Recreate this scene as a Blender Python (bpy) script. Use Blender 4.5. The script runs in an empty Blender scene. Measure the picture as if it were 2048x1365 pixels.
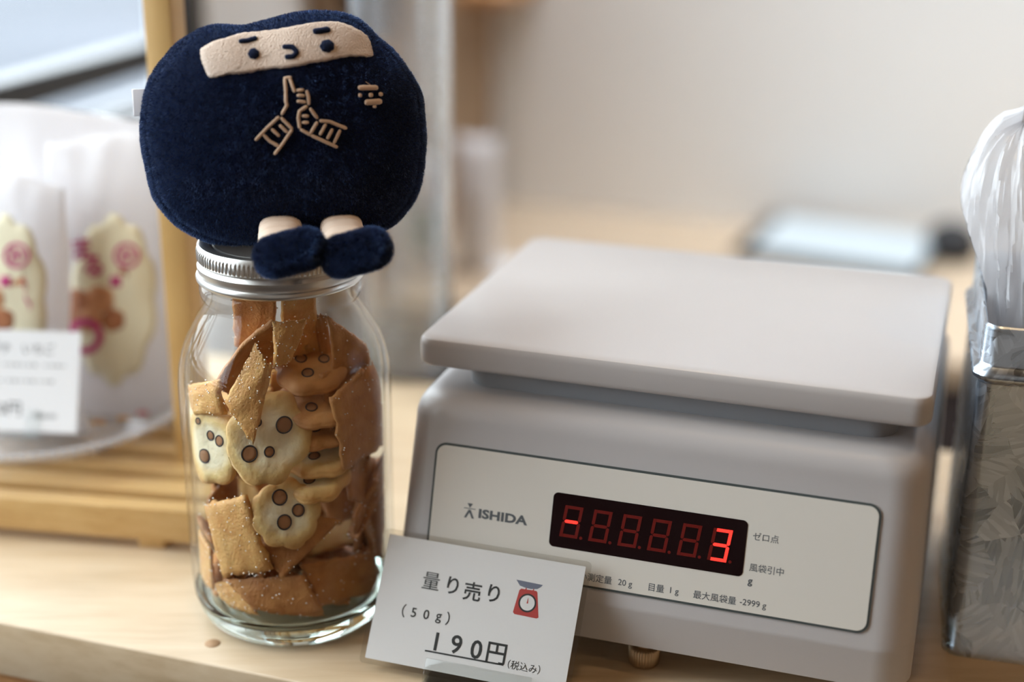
import bpy, bmesh, math, random
from mathutils import Vector, Matrix, noise
from mathutils.bvhtree import BVHTree
random.seed(7)
V = Vector
MM = 0.001
sc = bpy.context.scene
col = sc.collection

# ------------------------------------------------------------------ camera (all lengths below in millimetres, z = 0 is the table top)
FPX = 2953.66; PITCH = math.radians(19.994); ROLL = math.radians(0.5525)
CAM = V((0, 0, 359.24))
FW = V((0, math.cos(PITCH), -math.sin(PITCH)))
_R0 = V((1, 0, 0)); _U0 = _R0.cross(FW)
RT = math.cos(ROLL) * _R0 + math.sin(ROLL) * _U0
UP = RT.cross(FW)
cd = bpy.data.cameras.new('camera'); cam = bpy.data.objects.new('camera', cd); col.objects.link(cam)
cd.sensor_width = 36; cd.lens = FPX / 2048 * 36; cd.clip_start = 0.02; cd.clip_end = 200
cam.matrix_world = Matrix.Translation(CAM * MM) @ Matrix((RT, UP, -FW)).transposed().to_4x4()
cd.dof.use_dof = True; cd.dof.focus_distance = 0.628; cd.dof.aperture_fstop = 2.5
sc.camera = cam

def ray(u, v): return RT * ((u - 1024) / FPX) - UP * ((v - 682.5) / FPX) + FW
def hz(u, v, z):
    r = ray(u, v); return CAM + r * ((z - CAM.z) / r.z)
def hp(u, v, P, n):
    r = ray(u, v); return CAM + r * ((P - CAM).dot(n) / r.dot(n))

# ------------------------------------------------------------------ daylight, exposure
wd = bpy.data.worlds.new('overcast_sky'); sc.world = wd; wd.use_nodes = True
bg = wd.node_tree.nodes['Background']; bg.inputs[0].default_value = (0.86, 0.93, 1.0, 1); bg.inputs[1].default_value = 7.5
vs = sc.view_settings
vs.view_transform = 'Standard'; vs.look = 'None'; vs.gamma = 1; vs.use_curve_mapping = False; vs.exposure = 0.1

# ------------------------------------------------------------------ frames of reference
YAW = math.radians(17.978)                       # the scale, the table and the room share one direction
W = V((math.cos(YAW), -math.sin(YAW), 0)); D = V((math.sin(YAW), math.cos(YAW), 0)); Z = V((0, 0, 1))
O = V((-43.586, 619.684, 0))
def S(a, b, c): return O + W * a + D * b + Z * c
JAX = V((-101.8, 618.7, 0))                      # jar axis

# ------------------------------------------------------------------ materials
MATS = {}
def newmat(name):
    m = bpy.data.materials.new(name); m.use_nodes = True
    nt = m.node_tree; nt.nodes.clear()
    out = nt.nodes.new('ShaderNodeOutputMaterial')
    return m, nt, out
def N(nt, typ, **kw):
    n = nt.nodes.new(typ)
    for k, v in kw.items(): setattr(n, k, v)
    return n
def L(nt, a, b): nt.links.new(a, b)
def coords(nt, scale=(1, 1, 1), rotz=0.0):
    tc = N(nt, 'ShaderNodeTexCoord'); mp = N(nt, 'ShaderNodeMapping')
    mp.inputs['Rotation'].default_value = (0, 0, rotz); mp.inputs['Scale'].default_value = scale
    L(nt, tc.outputs['Object'], mp.inputs['Vector']); return mp.outputs[0]
def ramp(nt, fac, stops):
    r = N(nt, 'ShaderNodeValToRGB'); e = r.color_ramp.elements
    while len(e) < len(stops): e.new(0.5)
    for i, (p, c) in enumerate(stops):
        e[i].position = p; e[i].color = tuple(c) + (1,)
    L(nt, fac, r.inputs[0]); return r.outputs[0]
def schlick(nt, f0, gain=1.0):
    g = N(nt, 'ShaderNodeNewGeometry'); d = N(nt, 'ShaderNodeVectorMath', operation='DOT_PRODUCT')
    L(nt, g.outputs['Incoming'], d.inputs[0]); L(nt, g.outputs['Normal'], d.inputs[1])
    a = N(nt, 'ShaderNodeMath', operation='ABSOLUTE'); L(nt, d.outputs['Value'], a.inputs[0])
    o = N(nt, 'ShaderNodeMath', operation='SUBTRACT'); o.inputs[0].default_value = 1; L(nt, a.outputs[0], o.inputs[1])
    p = N(nt, 'ShaderNodeMath', operation='POWER'); p.inputs[1].default_value = 5; L(nt, o.outputs[0], p.inputs[0])
    m = N(nt, 'ShaderNodeMath', operation='MULTIPLY_ADD', use_clamp=True); m.inputs[1].default_value = (1 - f0) * gain; m.inputs[2].default_value = f0 * gain; L(nt, p.outputs[0], m.inputs[0])
    return m.outputs[0]
def pbr(name, color, rough=0.5, metal=0.0, spec=0.5, bump=None, vary=None, emit=None, sheen=0, sss=0, coat=0, trans=0, alpha=1):
    """bump=(scale, strength, distance_m); vary=(scale, dark colour, detail)"""
    if name in MATS: return MATS[name]
    m, nt, out = newmat(name); b = N(nt, 'ShaderNodeBsdfPrincipled')
    b.inputs['Base Color'].default_value = tuple(color) + (1,)
    b.inputs['Roughness'].default_value = rough; b.inputs['Metallic'].default_value = metal
    b.inputs['Specular IOR Level'].default_value = spec
    b.inputs['Coat Weight'].default_value = coat; b.inputs['Coat Roughness'].default_value = 0.05
    b.inputs['Transmission Weight'].default_value = trans
    if sheen:
        b.inputs['Sheen Weight'].default_value = sheen[0]; b.inputs['Sheen Roughness'].default_value = sheen[1]
        b.inputs['Sheen Tint'].default_value = tuple(sheen[2]) + (1,)
    if sss:
        b.inputs['Subsurface Weight'].default_value = sss[0]; b.inputs['Subsurface Radius'].default_value = sss[1]; b.inputs['Subsurface Scale'].default_value = sss[2]
    if emit:
        b.inputs['Emission Color'].default_value = tuple(emit[0]) + (1,); b.inputs['Emission Strength'].default_value = emit[1]
    if vary:
        nz = N(nt, 'ShaderNodeTexNoise'); nz.inputs['Scale'].default_value = vary[0]; nz.inputs['Detail'].default_value = vary[2]
        L(nt, coords(nt), nz.inputs['Vector'])
        L(nt, ramp(nt, nz.outputs['Fac'], [(0.3, vary[1]), (0.7, color)]), b.inputs['Base Color'])
    if bump:
        nz = N(nt, 'ShaderNodeTexNoise'); nz.inputs['Scale'].default_value = bump[0]; nz.inputs['Detail'].default_value = 3
        L(nt, coords(nt), nz.inputs['Vector'])
        bp = N(nt, 'ShaderNodeBump'); bp.inputs['Strength'].default_value = bump[1]; bp.inputs['Distance'].default_value = bump[2]
        L(nt, nz.outputs['Fac'], bp.inputs['Height']); L(nt, bp.outputs[0], b.inputs['Normal'])
    L(nt, b.outputs[0], out.inputs[0]); MATS[name] = m; return m
def wood(name, c0, c1, c2, rot, rough=0.45, stretch=14, scale=7.0, lam=0):
    """grain runs along local x after turning by rot"""
    m, nt, out = newmat(name); b = N(nt, 'ShaderNodeBsdfPrincipled')
    v = coords(nt, (1, stretch, stretch), rot)
    n1 = N(nt, 'ShaderNodeTexNoise'); n1.inputs['Scale'].default_value = scale; n1.inputs['Detail'].default_value = 6; n1.inputs['Distortion'].default_value = 0.6
    L(nt, v, n1.inputs['Vector'])
    n2 = N(nt, 'ShaderNodeTexNoise'); n2.inputs['Scale'].default_value = scale * 5; n2.inputs['Detail'].default_value = 4
    L(nt, v, n2.inputs['Vector'])
    mx = N(nt, 'ShaderNodeMix', data_type='FLOAT'); mx.inputs[0].default_value = 0.35
    L(nt, n1.outputs['Fac'], mx.inputs[2]); L(nt, n2.outputs['Fac'], mx.inputs[3])
    L(nt, ramp(nt, mx.outputs[0], [(0.32, c0), (0.5, c1), (0.68, c2)]), b.inputs['Base Color'])
    b.inputs['Roughness'].default_value = rough
    bp = N(nt, 'ShaderNodeBump'); bp.inputs['Strength'].default_value = 0.15; bp.inputs['Distance'].default_value = 0.0004
    L(nt, mx.outputs[0], bp.inputs['Height']); L(nt, bp.outputs[0], b.inputs['Normal'])
    L(nt, b.outputs[0], out.inputs[0]); return m
def clear(name, tint=(0.985, 0.995, 0.99), ior=1.45, rough=0.01, gain=1.0, haze=0.0):
    """thin clear wall: see-through with mirror reflection after Fresnel"""
    m, nt, out = newmat(name)
    t = N(nt, 'ShaderNodeBsdfTransparent'); t.inputs[0].default_value = tuple(tint) + (1,)
    g = N(nt, 'ShaderNodeBsdfGlossy'); g.inputs['Roughness'].default_value = rough
    mx = N(nt, 'ShaderNodeMixShader'); L(nt, schlick(nt, ((ior - 1) / (ior + 1)) ** 2, gain), mx.inputs[0]); L(nt, t.outputs[0], mx.inputs[1]); L(nt, g.outputs[0], mx.inputs[2])
    last = mx
    if haze:
        df = N(nt, 'ShaderNodeBsdfDiffuse'); df.inputs[0].default_value = (0.9, 0.9, 0.92, 1)
        tr = N(nt, 'ShaderNodeBsdfTranslucent'); tr.inputs[0].default_value = (0.9, 0.9, 0.92, 1)
        m1 = N(nt, 'ShaderNodeMixShader'); m1.inputs[0].default_value = 0.5; L(nt, df.outputs[0], m1.inputs[1]); L(nt, tr.outputs[0], m1.inputs[2])
        last = N(nt, 'ShaderNodeMixShader'); last.inputs[0].default_value = haze
        L(nt, mx.outputs[0], last.inputs[1]); L(nt, m1.outputs[0], last.inputs[2])
    L(nt, last.outputs[0], out.inputs[0]); return m
def solid_glass(name, tint=(0.95, 0.98, 0.97), ior=1.5):
    m, nt, out = newmat(name); g = N(nt, 'ShaderNodeBsdfGlass'); g.inputs['Color'].default_value = tuple(tint) + (1,); g.inputs['IOR'].default_value = ior
    L(nt, g.outputs[0], out.inputs[0]); return m

M = {}
M['table'] = wood('pale_laminated_wood', (0.48, 0.345, 0.205), (0.58, 0.44, 0.285), (0.64, 0.505, 0.345), YAW, 0.40, 9, 7)
M['bamboo'] = wood('bamboo', (0.50, 0.29, 0.10), (0.62, 0.40, 0.16), (0.70, 0.48, 0.22), math.radians(8.5), 0.4, 20, 8)
M['post'] = wood('bamboo_post', (0.48, 0.28, 0.09), (0.58, 0.36, 0.13), (0.62, 0.40, 0.16), math.radians(8.5), 0.45, 1, 6)
M['orange_wood'] = wood('orange_wood', (0.40, 0.18, 0.07), (0.50, 0.25, 0.10), (0.56, 0.30, 0.13), YAW, 0.5)
M['counter'] = wood('counter_wood', (0.48, 0.36, 0.24), (0.57, 0.44, 0.31), (0.63, 0.50, 0.36), YAW, 0.4, 8, 4)
M['brown_wood'] = wood('brown_wood', (0.22, 0.14, 0.08), (0.30, 0.20, 0.12), (0.36, 0.25, 0.16), YAW, 0.6, 6, 3)
M['wall'] = pbr('painted_wall', (0.80, 0.80, 0.79), 0.9, bump=(60, 0.05, 0.001))
M['warm_wall'] = wood('warm_wood_panelling', (0.30, 0.17, 0.08), (0.40, 0.24, 0.12), (0.46, 0.29, 0.16), YAW, 0.6, 4, 2)
M['ceiling'] = wood('ceiling_boards', (0.14, 0.08, 0.04), (0.20, 0.12, 0.065), (0.24, 0.15, 0.085), YAW, 0.6, 4, 2)
M['floor'] = wood('grey_floor', (0.10, 0.085, 0.085), (0.14, 0.12, 0.12), (0.18, 0.155, 0.155), YAW, 0.5, 6, 2)
M['white_frame'] = pbr('white_frame', (0.85, 0.86, 0.87), 0.4)
M['black_frame'] = pbr('black_frame', (0.012, 0.012, 0.014), 0.4)
M['pane'] = clear('window_glass', (0.97, 0.985, 0.98), 1.3)
M['asphalt'] = pbr('asphalt', (0.055, 0.06, 0.075), 0.9, vary=(0.5, (0.025, 0.03, 0.04), 3))
M['kerb'] = pbr('paving_stone', (0.34, 0.34, 0.35), 0.9, vary=(3, (0.28, 0.28, 0.29), 3))
M['hedge'] = pbr('hedge_leaves', (0.05, 0.08, 0.05), 0.8, vary=(12, (0.02, 0.03, 0.025), 4), bump=(40, 1, 0.02))
M['abs'] = pbr('grey_plastic', (0.52, 0.50, 0.50), 0.38, bump=(1500, 0.06, 0.0004))
M['platter'] = pbr('grey_platter', (0.55, 0.52, 0.51), 0.28, bump=(1200, 0.02, 0.0003), vary=(14, (0.53, 0.50, 0.49), 2))
M['hub'] = pbr('hub_plastic', (0.30, 0.31, 0.33), 0.5)
M['panel'] = pbr('cream_panel', (0.74, 0.71, 0.65), 0.3)
M['panel_line'] = pbr('dark_grey_line', (0.06, 0.075, 0.075), 0.5)
M['ink'] = pbr('printed_grey', (0.10, 0.11, 0.12), 0.6)
M['led_glass'] = pbr('dark_red_filter', (0.008, 0.002, 0.003), 0.12, spec=0.25)
M['seg_off'] = pbr('faint_glow_segment', (0.085, 0.008, 0.006), 0.4, spec=0.2, emit=((0.5, 0.012, 0.006), 0.06))  # switched-off segments, with a faint red glow added to the colour
M['seg_on'] = pbr('lit_segment', (0.8, 0.02, 0.02), 0.4, emit=((1.0, 0.035, 0.02), 1.35))
M['brass'] = pbr('brass_foot', (0.55, 0.42, 0.28), 0.35, metal=1)
M['lid'] = pbr('brushed_tin_lid', (0.68, 0.67, 0.64), 0.33, metal=1)
M['lid_edge'] = M['lid']
M['jar'] = clear('clear_jar_glass', (0.985, 0.992, 0.988), 1.36, 0.01, 0.8)
M['jar_base'] = solid_glass('thick_jar_glass', (0.93, 0.97, 0.955))
M['plate_glass'] = clear('plate_glass', (0.93, 0.93, 0.94), 1.5, 0.06, 1.5, haze=0.22)
M['acrylic'] = clear('clear_acrylic', (0.97, 0.98, 0.975), 1.45, 0.03, 1.2)
M['laminate'] = clear('laminate_film', (0.95, 0.945, 0.93), 1.5, 0.10, 1.6)
M['tube_glass'] = clear('tall_tube_glass', (0.95, 0.955, 0.955), 1.5, 0.06, 2.0, haze=0.035)
M['paper'] = pbr('card_paper', (0.80, 0.80, 0.81), 0.85, bump=(900, 0.25, 0.0003))
M['print_black'] = pbr('print_black', (0.015, 0.02, 0.022), 0.6)
M['fine_print'] = pbr('fine_print_grey', (0.32, 0.33, 0.33), 0.7)
M['print_red'] = pbr('print_red', (0.48, 0.045, 0.04), 0.6)
M['print_slate'] = pbr('print_slate', (0.16, 0.18, 0.25), 0.6)
M['magenta'] = pbr('print_magenta', (0.45, 0.02, 0.16), 0.7)
M['label'] = pbr('cream_label', (0.72, 0.66, 0.48), 0.8)
M['print_cookie'] = pbr('print_cookie', (0.42, 0.17, 0.07), 0.8, vary=(90, (0.26, 0.09, 0.04), 3))
M['print_cookie_pale'] = pbr('print_cookie_pale', (0.56, 0.28, 0.14), 0.8, vary=(90, (0.42, 0.18, 0.08), 3))
M['navy'] = pbr('navy_plush', (0.008, 0.012, 0.035), 0.95, spec=0.1, bump=(2600, 0.8, 0.0008), sheen=(0.4, 0.45, (0.25, 0.42, 0.9)))
M['navy_fur'] = pbr('navy_pile', (0.014, 0.022, 0.055), 0.8, spec=0.15, sheen=(0.6, 0.35, (0.30, 0.48, 1.0)))
M['cream_fur'] = pbr('cream_pile', (0.84, 0.68, 0.55), 0.9, spec=0.1)
M['navy_thread'] = pbr('navy_thread', (0.006, 0.010, 0.028), 0.9, spec=0.1, bump=(1800, 0.9, 0.0008), sheen=(0.2, 0.5, (0.3, 0.4, 0.8)))
M['cream_plush'] = pbr('cream_plush', (0.88, 0.70, 0.57), 0.95, spec=0.1, bump=(1500, 0.9, 0.002), sheen=(0.4, 0.5, (1, 0.9, 0.8)))
M['bandage'] = pbr('cream_felt', (0.82, 0.65, 0.52), 0.95, spec=0.1, bump=(2200, 0.4, 0.0005))
M['tan_thread'] = pbr('tan_thread', (0.68, 0.48, 0.34), 0.8, spec=0.2, bump=(2600, 0.6, 0.0005))
M['tag'] = pbr('woven_tag', (0.78, 0.76, 0.76), 0.9)
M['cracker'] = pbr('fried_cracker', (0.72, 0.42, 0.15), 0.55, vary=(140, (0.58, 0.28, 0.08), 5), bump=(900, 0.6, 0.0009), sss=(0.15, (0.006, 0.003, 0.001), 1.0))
M['cracker_shaded'] = pbr('shaded_fried_cracker', (0.54, 0.25, 0.075), 0.55, vary=(140, (0.40, 0.15, 0.04), 5), bump=(900, 0.6, 0.0009))  # browner cracker with the shade inside the jar put into its colour
M['lotus_old'] = pbr('lotus_cracker', (0.78, 0.62, 0.34), 0.6, vary=(60, (0.66, 0.42, 0.15), 4), bump=(350, 0.5, 0.001), sss=(0.15, (0.006, 0.004, 0.002), 1.0))
M['lotus_brown'] = pbr('toasted_lotus_cracker', (0.60, 0.30, 0.10), 0.6, vary=(60, (0.48, 0.20, 0.06), 4), bump=(350, 0.5, 0.001))
def make_toast(name, mid, rim, dark):
    m = pbr(name, mid, 0.55, bump=(420, 0.5, 0.0009), sss=(0.12, (0.006, 0.004, 0.002), 1.0)); nt = m.node_tree; b = [n for n in nt.nodes if n.type == 'BSDF_PRINCIPLED'][0]
    at = N(nt, 'ShaderNodeAttribute'); at.attribute_name = 'toast'
    nz = N(nt, 'ShaderNodeTexNoise'); nz.inputs['Scale'].default_value = 160; nz.inputs['Detail'].default_value = 4; L(nt, coords(nt), nz.inputs['Vector'])
    ad = N(nt, 'ShaderNodeMath', operation='MULTIPLY_ADD'); ad.inputs[1].default_value = 0.5; ad.inputs[2].default_value = -0.25; L(nt, nz.outputs['Fac'], ad.inputs[0])
    sm = N(nt, 'ShaderNodeMath', operation='ADD', use_clamp=True); L(nt, at.outputs['Fac'], sm.inputs[0]); L(nt, ad.outputs[0], sm.inputs[1])
    L(nt, ramp(nt, sm.outputs[0], [(0.32, mid), (0.64, rim), (1.0, dark)]), b.inputs['Base Color']); return m
M['lotus'] = make_toast('lotus_cracker_pale', (0.84, 0.74, 0.52), (0.76, 0.55, 0.24), (0.62, 0.34, 0.11))
M['hole_ring'] = pbr('lotus_hole_skin', (0.03, 0.025, 0.03), 0.6)
M['hole_fill'] = pbr('lotus_hole_filling', (0.36, 0.17, 0.075), 0.7, bump=(500, 0.3, 0.0005))
M['sugar'] = pbr('sugar_grain', (0.92, 0.88, 0.80), 0.15, spec=0.8)
M['packet'] = pbr('pale_packet', (0.72, 0.71, 0.72), 0.6)
M['packet_green'] = pbr('green_print', (0.10, 0.18, 0.10), 0.7)
M['packet_brown'] = pbr('brown_print', (0.30, 0.16, 0.10), 0.7)
M['tablet_black'] = pbr('tablet_black', (0.012, 0.014, 0.016), 0.25)
M['screen'] = pbr('lit_screen', (0.05, 0.05, 0.05), 0.2, emit=((0.72, 0.86, 0.95), 0.85))
M['black_rubber'] = pbr('black_rubber', (0.012, 0.012, 0.014), 0.6)
M['dark_cloth'] = pbr('dark_brown_cloth', (0.05, 0.025, 0.03), 0.9)
M['red_bit'] = pbr('dried_red_petal', (0.35, 0.04, 0.04), 0.7)
M['gold_bit'] = pbr('dried_gold_petal', (0.45, 0.22, 0.04), 0.7)
M['lamp_white'] = pbr('lamp_housing', (0.8, 0.8, 0.8), 0.4)
M['lamp_glow'] = pbr('lamp_glow', (1, 0.9, 0.7), 0.5, emit=((1.0, 0.68, 0.34), 6.0))
def make_galv():
    m, nt, out = newmat('galvanised_steel'); b = N(nt, 'ShaderNodeBsdfPrincipled'); b.inputs['Metallic'].default_value = 1
    v = coords(nt)
    nz = N(nt, 'ShaderNodeTexNoise'); nz.inputs['Scale'].default_value = 55; nz.inputs['Detail'].default_value = 1; L(nt, v, nz.inputs['Vector'])
    av = N(nt, 'ShaderNodeVectorMath', operation='MULTIPLY_ADD'); av.inputs[1].default_value = (0.012,) * 3
    L(nt, nz.outputs['Color'], av.inputs[0]); L(nt, v, av.inputs[2])
    vo = N(nt, 'ShaderNodeTexVoronoi'); vo.inputs['Scale'].default_value = 62; L(nt, av.outputs[0], vo.inputs['Vector'])
    sep = N(nt, 'ShaderNodeSeparateColor'); L(nt, vo.outputs['Color'], sep.inputs[0])
    rt_ = N(nt, 'ShaderNodeVectorRotate', rotation_type='Z_AXIS')                     # each crystal has its own feather direction
    an = N(nt, 'ShaderNodeMath', operation='MULTIPLY'); an.inputs[1].default_value = 6.283; L(nt, sep.outputs[2], an.inputs[0])
    sw = N(nt, 'ShaderNodeCombineXYZ'); sx = N(nt, 'ShaderNodeSeparateXYZ'); L(nt, v, sx.inputs[0]); L(nt, sx.outputs[0], sw.inputs[0]); L(nt, sx.outputs[2], sw.inputs[1])
    L(nt, sw.outputs[0], rt_.inputs['Vector']); L(nt, an.outputs[0], rt_.inputs['Angle'])
    mp = N(nt, 'ShaderNodeMapping'); mp.inputs['Scale'].default_value = (1, 6, 1); L(nt, rt_.outputs[0], mp.inputs['Vector'])
    fe = N(nt, 'ShaderNodeTexVoronoi'); fe.inputs['Scale'].default_value = 90; L(nt, mp.outputs[0], fe.inputs['Vector'])
    s2 = N(nt, 'ShaderNodeSeparateColor'); L(nt, fe.outputs['Color'], s2.inputs[0])
    mx = N(nt, 'ShaderNodeMix', data_type='FLOAT'); mx.inputs[0].default_value = 0.45; L(nt, sep.outputs[0], mx.inputs[2]); L(nt, s2.outputs[0], mx.inputs[3])
    L(nt, ramp(nt, mx.outputs[0], [(0.15, (0.42, 0.49, 0.57)), (0.85, (0.74, 0.83, 0.93))]), b.inputs['Base Color'])
    mr = N(nt, 'ShaderNodeMapRange'); mr.inputs[3].default_value = 0.20; mr.inputs[4].default_value = 0.42; L(nt, mx.outputs[0], mr.inputs[0]); L(nt, mr.outputs[0], b.inputs['Roughness'])
    L(nt, b.outputs[0], out.inputs[0]); return m
M['galv'] = make_galv()
def make_frosted(name, c, tr, gloss):
    m, nt, out = newmat(name)
    df = N(nt, 'ShaderNodeBsdfDiffuse'); df.inputs[0].default_value = tuple(c) + (1,)
    tl = N(nt, 'ShaderNodeBsdfTranslucent'); tl.inputs[0].default_value = tuple(c) + (1,)
    tp = N(nt, 'ShaderNodeBsdfTransparent')
    gl = N(nt, 'ShaderNodeBsdfGlossy'); gl.inputs['Roughness'].default_value = 0.25
    a = N(nt, 'ShaderNodeMixShader'); a.inputs[0].default_value = 0.45; L(nt, df.outputs[0], a.inputs[1]); L(nt, tl.outputs[0], a.inputs[2])
    b = N(nt, 'ShaderNodeMixShader'); b.inputs[0].default_value = tr; L(nt, a.outputs[0], b.inputs[1]); L(nt, tp.outputs[0], b.inputs[2])
    c2 = N(nt, 'ShaderNodeMixShader'); L(nt, schlick(nt, ((gloss - 1) / (gloss + 1)) ** 2), c2.inputs[0]); L(nt, b.outputs[0], c2.inputs[1]); L(nt, gl.outputs[0], c2.inputs[2])
    L(nt, c2.outputs[0], out.inputs[0]); return m
M['frost'] = make_frosted('frosted_bag', (0.80, 0.78, 0.79), 0.10, 1.3)
M['plastic'] = make_frosted('crinkled_plastic', (0.90, 0.90, 0.92), 0.35, 1.6)

# ------------------------------------------------------------------ object helpers
WLOC = {}
def setp(o, label=None, cat=None, group=None, kind=None):
    if label: o['label'] = label
    if cat: o['category'] = cat
    if group: o['group'] = group
    if kind: o['kind'] = kind
    return o
def thing(name, loc, label, cat, group=None):
    o = bpy.data.objects.new(name, None); col.objects.link(o); o.location = loc * MM; o.empty_display_size = 0.02
    WLOC[o.name] = loc.copy(); return setp(o, label, cat, group)
def link_mesh(name, me, mat, parent=None, origin=None, **kw):
    o = bpy.data.objects.new(name, me); col.objects.link(o)
    if mat: me.materials.clear(); me.materials.append(mat)
    if parent: o.parent = parent; WLOC[o.name] = WLOC[parent.name]
    else:
        WLOC[o.name] = origin.copy(); o.location = origin * MM
    return setp(o, **kw)
def mk(name, verts, faces, mat, parent=None, smooth=True, angle=None, **kw):
    """verts are world positions in mm"""
    vs_ = [V(v) for v in verts]
    if parent: org = WLOC[parent.name]
    else:
        n = len(vs_); zmin = min(v.z for v in vs_)
        org = V((sum(v.x for v in vs_) / n, sum(v.y for v in vs_) / n, zmin))
    me = bpy.data.meshes.new(name); me.from_pydata([(v - org) * MM for v in vs_], [], faces)
    bm = bmesh.new(); bm.from_mesh(me); bmesh.ops.recalc_face_normals(bm, faces=bm.faces); bm.to_mesh(me); bm.free()
    me.shade_smooth() if smooth else me.shade_flat()
    if smooth and angle:
        try: me.set_sharp_from_angle(angle=math.radians(angle))
        except Exception: pass
    return link_mesh(name, me, mat, parent, org, **kw)
def mkbm(name, bm, mat, parent=None, smooth=True, angle=None, **kw):
    bm.verts.ensure_lookup_table()
    vv = [v.co.copy() for v in bm.verts]; ff = [[v.index for v in f.verts] for f in bm.faces]
    bm.verts.index_update(); ff = [[v.index for v in f.verts] for f in bm.faces]; bm.free()
    return mk(name, vv, ff, mat, parent, smooth, angle, **kw)
def box(c, ax, ay, az, sx, sy, sz, bev=0.0, seg=2):
    """box centred on c, half extents along three axes -> bmesh in world mm"""
    bm = bmesh.new(); bmesh.ops.create_cube(bm, size=2)
    for v in bm.verts: v.co = V((v.co.x * sx, v.co.y * sy, v.co.z * sz))
    if bev: bmesh.ops.bevel(bm, geom=list(bm.edges), offset=bev, segments=seg, profile=0.5, affect='EDGES', clamp_overlap=True)
    mt = Matrix((ax, ay, az)).transposed()
    for v in bm.verts: v.co = mt @ v.co + c
    return bm
def sbox(a0, a1, b0, b1, c0, c1, bev=0.0, seg=2):
    """box in the room frame: w range, d range, z range"""
    return box(S((a0 + a1) / 2, (b0 + b1) / 2, (c0 + c1) / 2), W, D, Z, abs(a1 - a0) / 2, abs(b1 - b0) / 2, abs(c1 - c0) / 2, bev, seg)
def join(bms):
    out = bmesh.new()
    for b in bms:
        mp = {v: out.verts.new(v.co) for v in b.verts}
        for f in b.faces: out.faces.new([mp[v] for v in f.verts])
        b.free()
    return out
def rings(rs, close0=True, close1=True, loop=True):
    vv = []; ff = []
    for r in rs: vv += r
    n = len(rs[0])
    for i in range(len(rs) - 1):
        for j in range(n if loop else n - 1):
            k = (j + 1) % n; ff.append([i * n + j, i * n + k, (i + 1) * n + k, (i + 1) * n + j])
    if close0: ff.append(list(range(n))[::-1])
    if close1: ff.append([(len(rs) - 1) * n + j for j in range(n)])
    return vv, ff
def lathe(prof, c, n=96, rmod=None, closed=False):
    rs = []
    for (r, z) in prof:
        rs.append([V((c.x + (r + (rmod(2 * math.pi * j / n, z) if rmod else 0)) * math.cos(2 * math.pi * j / n), c.y + (r + (rmod(2 * math.pi * j / n, z) if rmod else 0)) * math.sin(2 * math.pi * j / n), c.z + z)) for j in range(n)])
    if closed: rs.append([v.copy() for v in rs[0]])
    return rings(rs, False, False)
def rrect(x0, x1, y0, y1, r, n=8):
    """rounded rectangle outline, counter-clockwise"""
    r = max(0.01, min(r, (x1 - x0) / 2 - 0.01, (y1 - y0) / 2 - 0.01)); p = []
    for cx, cy, a0 in ((x1 - r, y1 - r, 0), (x0 + r, y1 - r, 90), (x0 + r, y0 + r, 180), (x1 - r, y0 + r, 270)):
        for i in range(n + 1):
            a = math.radians(a0 + 90 * i / n); p.append((cx + r * math.cos(a), cy + r * math.sin(a)))
    return p
def slab(outline, fn, t, back=0.0):
    """prism from a 2-D outline; fn(x, y, h) -> world"""
    n = len(outline)
    vv = [fn(x, y, t) for x, y in outline] + [fn(x, y, back) for x, y in outline]
    ff = [list(range(n)), [n + j for j in range(n)][::-1]] + [[j, n + j, n + (j + 1) % n, (j + 1) % n] for j in range(n)]
    return vv, ff
def tube(pts, rad, n=8, flat=None, caps=True):
    """tube along points; rad number or list; flat=(normals, k) squashes along normals"""
    rs = []; m = len(pts)
    if not isinstance(rad, (list, tuple)): rad = [rad] * m
    for i in range(m):
        t = (pts[min(i + 1, m - 1)] - pts[max(i - 1, 0)]).normalized()
        nn = flat[0][i] if flat else (Z if abs(t.z) < 0.9 else V((1, 0, 0)))
        a = t.cross(nn).normalized(); b = a.cross(t).normalized(); k = flat[1] if flat else 1
        rs.append([pts[i] + a * (rad[i] * math.cos(2 * math.pi * j / n)) + b * (rad[i] * k * math.sin(2 * math.pi * j / n)) for j in range(n)])
    return rings(rs, caps, caps)
def grid_faces(nu, nv, off=0, loop=False):
    ff = []
    for i in range(nu - 1):
        for j in range(nv if loop else nv - 1):
            k = (j + 1) % nv; ff.append([off + i * nv + j, off + i * nv + k, off + (i + 1) * nv + k, off + (i + 1) * nv + j])
    return ff
_txt = {}
def text_mesh(s, size, bold=0.0, align='LEFT', spacing=1.0):
    c = bpy.data.curves.new('lettering', 'FONT'); c.body = s; c.size = size; c.align_x = align; c.resolution_u = 3; c.offset = bold; c.space_character = spacing
    o = bpy.data.objects.new('lettering', c); col.objects.link(o)
    me = bpy.data.meshes.new_from_object(o.evaluated_get(bpy.context.evaluated_depsgraph_get()))
    vv = [tuple(v.co[:2]) for v in me.vertices]; ff = [list(p.vertices) for p in me.polygons]
    bpy.data.objects.remove(o); bpy.data.curves.remove(c); bpy.data.meshes.remove(me)
    return vv, ff
def text_on(name, s, size, fn, mat, parent, bold=0.0, align='LEFT', centre=False, xs=1.0, slant=0.0, spacing=1.0):
    vv, ff = text_mesh(s, size, bold, align, spacing)
    if centre:
        cx = (min(v[0] for v in vv) + max(v[0] for v in vv)) / 2; cy = (min(v[1] for v in vv) + max(v[1] for v in vv)) / 2
        vv = [(x - cx, y - cy) for x, y in vv]
    return mk(name, [fn(x * xs + y * slant, y) for x, y in vv], ff, mat, parent, smooth=False)

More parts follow.
